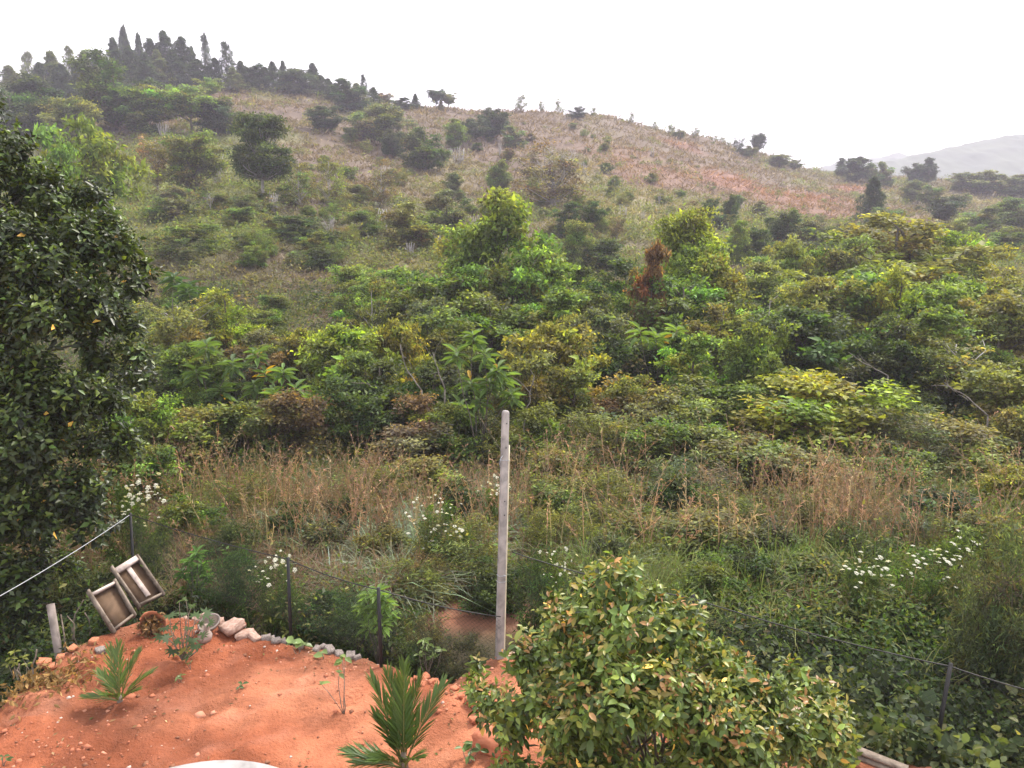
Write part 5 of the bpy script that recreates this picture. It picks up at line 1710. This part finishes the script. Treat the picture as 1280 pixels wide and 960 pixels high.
for (q, px, py, w) in row([(70, 812, 17), (84, 806, 14), (100, 804, 16), (110, 797, 12), (62, 824, 14), (56, 834, 15), (76, 826, 10), (46, 842, 12), (92, 816, 9), (118, 806, 10), (66, 838, 9)]):
    stone(px, py, w, M_CLAY, q + ' orange brick lump from the left in the row at corner of earth', 'orange brick lumps at the left corner', 'brick_lump', .65, 'brick')
for (px, py, w, lb) in [(109, 787, 10, 'squarish white stone standing on the orange brick lumps'), (126, 814, 12, 'flat grey brown stone at the foot of plywood cabinet frame'), (154, 748, 12, 'pale brick wedged between the two cabinet frames'), ]:
    stone(px, py, w, M_GREY if 'grey' in lb else M_STONE, lb, None, lift=.55 if py == 748 else .0)
for (q, px, py, w, lift) in row([(183, 752, 9, .35), (190, 753, 8, .35), (186, 745, 7, .42)]):
    stone(px, py, w, M_CLAY, q + ' orange stone from the left inside the slatted cabinet frame', 'stones inside the cabinet frame', lift=lift)
for (q, px, py, w) in row([(243, 764, 12), (252, 768, 12), (258, 774, 13), (266, 772, 9), (274, 777, 11), (247, 757, 8), (236, 760, 9), (230, 768, 8), (214, 762, 9)]):
    stone(px, py, w, M_STONE, q + ' pale pink stone from the left in heap by clay bowl', 'pale stones left of the clay bowl')
for (px, py, w, lb) in [(290, 788, 24, 'long pale pink stone right of clay bowl'), (306, 792, 20, 'cream stone second in the edging right of clay bowl'), (298, 778, 14, 'orange stone behind the long pale edging stone'), (318, 797, 14, 'small rounded pale stone ending the pink edging')]:
    stone(px, py, w, M_STONE if 'orange' not in lb else M_CLAY, lb, None, h=.5)
for (q, px, py, w) in row([(332, 796, 11), (345, 799, 10), (338, 790, 9), (352, 796, 12), (412, 812, 15), (424, 816, 13), (438, 818, 12), (396, 810, 9), (404, 806, 8), (447, 822, 9), (376, 806, 8)]):
    stone(px, py, w, M_GREY, q + ' grey edging stone from the left along the black fence', 'grey stones along the fence')
for (q, px, py, w) in row([(531, 840, 12), (540, 848, 9), (548, 855, 8), (528, 852, 8), (556, 848, 9), (520, 846, 7), (568, 860, 9), (576, 872, 7), (545, 840, 7)]):
    stone(px, py, w, M_LATER, q + ' reddish rubble stone from the left, right of coconut fronds', 'reddish rubble right of the coconut')
for (q, px, py, w) in row([(636, 815, 14), (645, 818, 10)]):
    stone(px, py, w, M_STONE, q + ' whitish stone from the left at foot of concrete post', 'whitish stones by the concrete post')
for (q, px, py, w) in row([(400, 752, 16), (418, 746, 12)]):
    stone(px, py, w, M_GREY, q + ' grey boulder from the left behind the second fence post', 'grey boulders behind the fence', lift=-.6)
stone(622, 932, 58, M_LATER, 'large orange laterite boulder just left of the leafy bush', None, 'laterite_boulder', .5, 'boulder')
stone(596, 900, 14, M_LATER, 'smaller orange laterite lump above the large one', None, 'laterite_boulder', .45, 'boulder')
stone(600, 880, 26, M_LATER, 'dark red earth lump above the large laterite boulder', None, 'laterite_boulder', .45, 'boulder')

# round concrete slab at the bottom
cx = on_plane(286, 947, .16)
rs = 1.75
r = thing('concrete_slab', 'round pale cracked concrete slab at the bottom', 'slab', (cx[0], cx[1] - rs, 0))
V, Q = lathe([(0.0, .15), (rs * .5, .152), (rs - .03, .15), (rs, .12), (rs, -.1)], 64)
obj('slab', mesh('slab', V, Q, M_SLAB, smooth=False), r)
V, Q = lathe([(rs + .008, .06), (rs + .05, .06), (rs + .05, -.08), (rs + .008, -.08)], 64)
obj('rim', mesh('rim', V, Q, M_GREY), r)

# planks bottom right
for (a, b, w, lb) in (((1040, 925, .15), (1135, 962, .12), .10, 'upper weathered plank lying by the bush at bottom right'), ((1060, 940, .08), (1180, 985, .05), .13, 'lower weathered plank lying by the bush at bottom right')):
    A_, B_ = on_plane(*a), on_plane(*b)
    V, Fc = bar(A_ - A_, B_ - A_, w, .035, (0, -.3, 1))
    obj('plank', Geo().add(V, Fc).mesh('plank', M_WOOD), None, A_, label=lb, category='plank', group='planks at the bottom right')

# stub post, sticks
p = set_on(73, 808)
tp = at(63, 755, np.dot(p - EYE, [0, CP, -SP]) + .1)
V, Fc = bar(np.zeros(3) - np.array([0, 0, .1]), tp - p, .11, .06, (0, -1, .2))
obj('stub_post', Geo().add(V, Fc).mesh('stub_post', M_GREY), None, p, label='short leaning grey post behind orange brick lumps', category='post')
rng = RS(9)
for (a, b, lb) in (((78, 805), (76, 768), 'thin dry upright stick beside the leaning grey post'), ((90, 795), (84, 770), 'bent pale stick right of leaning grey post'), ((42, 858), (46, 812), 'bent dry stalk left of the orange brick lumps'), ((78, 770), (104, 750), 'slanting dry branch under the glossy tree'),
                   ((92, 780), (106, 766), 'lower slanting dry branch left of plywood frame'), ((30, 860), (24, 830), 'dry twig at the left end of brick lumps')):
    p = set_on(*a); d = np.dot(p - EYE, [0, CP, -SP])
    V, Fc = limb(rng, (0, 0, -.03), at(b[0], b[1], d) - p, .016, .010, .12, 6, 5)
    obj('stick', mesh('stick', V, Fc, M_WOOD, smooth=True), None, p, label=lb, category='stick', group='dry sticks at the left corner')
# dry weed heap at left
rng = RS(10); n = 700
p = set_on(42, 862)
P = np.stack([rng.normal(0, .45, n), rng.normal(0, .3, n), np.abs(rng.normal(0, .12, n))], 1)
P[:, 1] += P[:, 0] * .55
P[:, 2] += ground(P[:, 0] + p[0], P[:, 1] + p[1]) - p[2]
g = Geo().add(*leafset(P, unit(rnd_unit(rng, n) + np.array([0, 0, .3])), rnd_unit(rng, n), .11, .045, tint(rng, n, (.20, .135, .06), .35, .3)))
obj('dry_weeds', g.mesh('dry_weeds', M_STRAW), None, p, kind='stuff')

# ------------------------------------------------------------------ coconut seedlings and small plants in the yard
def frond(name, par, az, el, length, bend, leaflet, color, seed, npair=16, w=.03):
    rng = RS(seed); g = Geo()
    t_ = np.linspace(0, 1, 14)
    pts = []
    q = np.zeros(3); e = el
    for k in range(14):
        pts.append(q.copy())
        q = q + np.array([math.cos(az) * math.cos(e), math.sin(az) * math.cos(e), math.sin(e)]) * length / 13
        e -= bend / 13
    pts = np.array(pts)
    g.add(*tube(pts, np.linspace(.016, .004, 14), 5), C=np.array([.17, .17, .05]))
    P, A, N, L, W = [], [], [], [], []
    side = np.array([-math.sin(az), math.cos(az), 0])
    for i in range(npair):
        f = .22 + .78 * i / (npair - 1.0)
        k = min(12, int(f * 13)); u = f * 13 - k
        b = pts[k] * (1 - u) + pts[k + 1] * u
        tn = unit(pts[k + 1] - pts[k])
        nrm = np.cross(tn, side); nrm = nrm if nrm[2] > 0 else -nrm
        for s in (1, -1):
            sp = (.62 - .36 * f)
            A.append(unit(tn * (.75 + .5 * f) + side * s * sp + nrm * .18 + rng.normal(0, .06, 3))); N.append(unit(nrm + side * -s * .5))
            P.append(b); l = leaflet * (math.sin(math.pi * (.18 + .68 * f)) ** .7) * rng.uniform(.85, 1.1)
            L.append(l); W.append(w * rng.uniform(.8, 1.2))
    n = len(P)
    V, Fc, C = leafset(np.array(P), np.array(A), np.array(N), np.array(L), np.array(W), tint(rng, n, color, .14, .35), True, curl=.10)
    g.add(V, Fc, C)
    return obj(name, g.mesh(name, M_GLOSS), par)


p = set_on(505, 962)
r = thing('coconut_palm', 'larger young coconut palm with upright fronds beside slab', 'palm', p)
for i, (az, el, ln, bd) in enumerate([(80, 86, 1.42, .10), (135, 82, 1.30, .18), (40, 82, 1.22, .20), (150, 74, 1.25, .25), (100, 80, 1.1, .2), (45, 64, 1.15, .45), (178, 26, .74, .35), (168, 72, .8, .35), (-60, 62, .7, .6), (-120, 60, .7, .6), (200, 40, .6, .6)]):
    frond('frond', r, rad(az), rad(el), ln * .96, bd, .38, (.062, .108, .024), 800 + i, 24, .030)
V, Fc = tube([(0, 0, -.08), (0, 0, .12), (0, 0, .25)], [.06, .055, .03], 8)
obj('trunk', mesh('trunk', V, Fc, M_WOOD), r)
p = set_on(150, 876)
r = thing('coconut_palm', 'small coconut seedling standing alone on red earth', 'palm', p)
for i, (az, el, ln, bd) in enumerate([(95, 82, .80, .2), (130, 76, .74, .3), (50, 70, .70, .35), (15, 52, .58, .45), (160, 60, .5, .5), (188, 22, .45, .35), (-20, 50, .38, .5), (-100, 60, .32, .5)]):
    frond('frond', r, rad(az), rad(el), ln, bd, .27, (.075, .125, .028), 830 + i, 14, .026)
V, Fc = tube([(0, 0, -.08), (0, 0, .10)], [.05, .03], 8)
obj('trunk', mesh('trunk', V, Fc, M_WOOD), r)


def lobed_leaf():
    V = [(0, 0, 0)]; lob = 7
    for i in range(lob * 2 + 1):
        a = rad(-125 + 250 * i / (lob * 2)) + math.pi / 2
        r_ = (.55 + .1 * math.sin(i)) if i % 2 == 0 else .26
        r_ = .5 if i % 2 else .24
        V.append((math.cos(a) * r_, math.sin(a) * r_, -.12 * r_))
    F_ = [[0, i, i + 1] for i in range(1, lob * 2 + 1)]
    return mesh('leaf', V, F_, M_LEAF, np.ones((len(V), 3)))


LOBED = lobed_leaf()
p = set_on(228, 826)
r = thing('papaya_plant', 'bushy plant with lobed leaves by the pale jar', 'plant', p)
rng = RS(850); g = Geo(); d0 = np.dot(p - EYE, [0, CP, -SP])
tips = [(232, 748), (224, 752), (240, 756), (212, 768), (228, 766), (244, 770), (256, 766), (206, 784), (220, 782), (236, 784), (250, 780), (262, 778), (210, 798), (224, 800), (240, 798), (252, 794), (216, 812), (230, 814), (244, 806), (222, 822), (236, 820), (202, 794)]
for i, (px, py) in enumerate(tips):
    q = at(px, py, d0 + rng.normal(0, .15) - .1) - p
    q[2] = max(q[2], .05)
    g.add(*limb(rng, (0, 0, .02), q, .011, .005, .06, 5, 4))
    o = obj('leaf', LOBED, r, q)
    s = rng.uniform(.20, .34) * (.6 if i < 3 else 1)
    o.scale = (s, s, s)
    o.rotation_mode = 'ZYX'
    o.rotation_euler = (rng.normal(.45, .3), rng.normal(0, .35), rng.uniform(0, 6.28))
    c = np.array((.055, .095, .035)) * math.exp(rng.normal(0, .2))
    if i in (19, 17): c = np.array((.22, .20, .04))
    if i < 3: c = c * np.array([1.7, 1.6, 1.2])
    o.color = (*c, 1)
obj('stem', g.mesh('stem', M_WOOD, True), r)


def sprig(label, base, tips, leaf, wid, color, seed, name='seedling', nl=3, stem=.008, group=None):
    p = set_on(*base); d = np.dot(p - EYE, [0, CP, -SP])
    rng = RS(seed); r = thing(name, label, 'seedling', p, group); g = Geo()
    for (px, py) in tips:
        q = at(px, py, d + rng.normal(0, .05)) - p
        q[2] = max(q[2], .04)
        g.add(*limb(rng, (0, 0, -.02), q, stem, stem * .5, .06, 5, 4))
        for k in range(nl):
            a = rng.rand() * 6.283
            dr = unit(np.array([math.cos(a), math.sin(a), rng.uniform(-.35, .35)])); nn = unit(np.array([-dr[0] * .2, -dr[1] * .2 - .35, 1]) + rng.normal(0, .2, 3))
            l = leaf * rng.uniform(.75, 1.15)
            leaf_parts(r, WHORL_S, np.array([q]), np.array([dr]), np.array([nn]), [l], [l * wid], [np.array(color) * math.exp(rng.normal(0, .18))], [0])
    obj('stem', g.mesh('stem', M_WOOD, True), r)


sprig('tall thin sapling stick with few leaves on red earth', (430, 893), [(428, 825), (402, 856), (424, 842), (432, 822)], .13, .6, (.13, .18, .05), 861, 'sapling')
sprig('broad pale leaved seedling left at fence edge', (373, 812), [(366, 804), (374, 802), (380, 806)], .17, .75, (.15, .21, .07), 862, group='pale seedlings on the earth edge')
sprig('single drooping pale leaf seedling right of the broad pale one', (404, 824), [(402, 814), (405, 820)], .17, .7, (.15, .21, .07), 863, nl=1, group='pale seedlings on the earth edge')
sprig('yellow green weed with upright leaves behind rubble', (535, 828), [(528, 812), (536, 805), (543, 815), (552, 812), (530, 800), (540, 822), (524, 818)], .13, .42, (.12, .17, .04), 864, 'weed_plant', 4)
sprig('tiny green weed right of the small coconut seedling', (226, 851), [(226, 845), (222, 847)], .08, .5, (.09, .12, .035), 865, group='tiny weeds on red earth')
sprig('tiny green weed on earth below the pale edging stones', (303, 862), [(303, 855), (299, 858)], .09, .5, (.07, .11, .035), 866, group='tiny weeds on red earth')
sprig('tiny yellowish weed near the papaya plant', (238, 832), [(238, 828), (234, 830)], .08, .5, (.14, .14, .04), 867, group='tiny weeds on red earth')
sprig('tiny green weed at the bottom left corner', (4, 952), [(4, 946), (8, 950)], .09, .5, (.08, .13, .04), 868, group='tiny weeds on red earth')
sprig('yellowish weed with small leaves at left below glossy tree', (26, 838), [(18, 815), (28, 822), (14, 822), (34, 830), (22, 828), (10, 830)], .10, .5, (.15, .16, .03), 869, 'weed_plant', 4)
sprig('leafy weed at the lower left of laterite boulder', (585, 955), [(578, 935), (590, 930), (600, 938), (585, 945)], .12, .5, (.08, .13, .03), 870, 'weed_plant', 4)
sprig('small leafy weed between rubble and laterite boulder', (603, 892), [(598, 884), (606, 880), (612, 886)], .10, .6, (.06, .10, .035), 871, 'weed_plant', 4)

# broad-leaved creeper over the right fence, tall grass behind it
rng = RS(880); g = Geo()
x = rng.uniform(3.0, 11.0, 640); y = rng.uniform(8.6, 12.6, 640)
kp = beyond(x, y, .1) & (y < edge_y(x) + 2.6); x, y = x[kp], y[kp]
R = rng.uniform(.15, .4, len(x)); Hh = rng.uniform(.4, 1.15, len(x))
C = np.array([(.085, .115, .050), (.055, .085, .03), (.03, .048, .02), (.14, .155, .075)])[rng.choice(4, len(x), p=[.24, .26, .36, .14])]
sz = np.exp(rng.normal(-.1, .35, len(x)))
g.add(*mounds(rng, x, y, R, Hh, 46, .10 * sz, .072 * sz, C, True))
obj('creeper', g.mesh('creeper', M_LEAF), kind='stuff')
rng = RS(881); g = Geo()
x = rng.uniform(1.2, 9.5, 420); y = rng.uniform(11.0, 16.5, 420)
kp = beyond(x, y, 1.1) & (fbm(x / 1.5, y / 1.5, 90) > .52); x, y = x[kp], y[kp]
k = np.repeat(np.arange(len(x)), 34)
P = np.stack([x, y, ground(x, y) - .03], 1)[k] + rng.normal(0, 1, (len(k), 3)) * np.array([.14, .14, 0])
C = np.where(rng.rand(len(x), 1) < .6, np.array([(.11, .165, .04)]), np.array([(.17, .185, .07)]))[k] * np.exp(rng.normal(0, .25, (len(k), 1)))
g.add(*blades(rng, P, rng.uniform(.7, 1.5, len(k)), np.abs(rng.normal(.8, .4, len(k))), .022, C))
x = rng.uniform(-6, 0.6, 260); y = rng.uniform(12.2, 16.5, 260)
kp = beyond(x, y, .8) & (rng.rand(260) < .2 + fbm(x / 1.5, y / 1.5, 91)); x, y = clear(x[kp], y[kp])
k = np.repeat(np.arange(len(x)), 30)
P = np.stack([x, y, ground(x, y) - .03], 1)[k] + rng.normal(0, 1, (len(k), 3)) * np.array([.12, .12, 0])
C = np.array([(.075, .11, .03)]) * np.exp(rng.normal(0, .3, (len(k), 1)))
g.add(*blades(rng, P, rng.uniform(.35, .8, len(k)), np.abs(rng.normal(.6, .35, len(k))), .013, C))
obj('tall_grass', g.mesh('tall_grass', M_STRAW), kind='stuff')

# ------------------------------------------------------------------ haze in the valley air
V = [(sx * 4400, yy, zz) for zz in (-32, 380) for (sx, yy) in ((-1, -60), (1, -60), (1, 3400), (-1, 3400))]
Fq = [[3, 2, 1, 0], [4, 5, 6, 7], [0, 1, 5, 4], [1, 2, 6, 5], [2, 3, 7, 6], [3, 0, 4, 7]]
M_HAZE = bpy.data.materials.new('haze')
M_HAZE.use_nodes = True
t = M_HAZE.node_tree
t.nodes.clear()
pv = t.nodes.new('ShaderNodeVolumePrincipled')
pv.inputs['Color'].default_value = (.86, .815, .97, 1)
pv.inputs['Density'].default_value = .00048
pv.inputs['Anisotropy'].default_value = .0
out = t.nodes.new('ShaderNodeOutputMaterial')
t.links.new(pv.outputs['Volume'], out.inputs['Volume'])
obj('haze', mesh('haze', V, Fq, M_HAZE), kind='stuff')
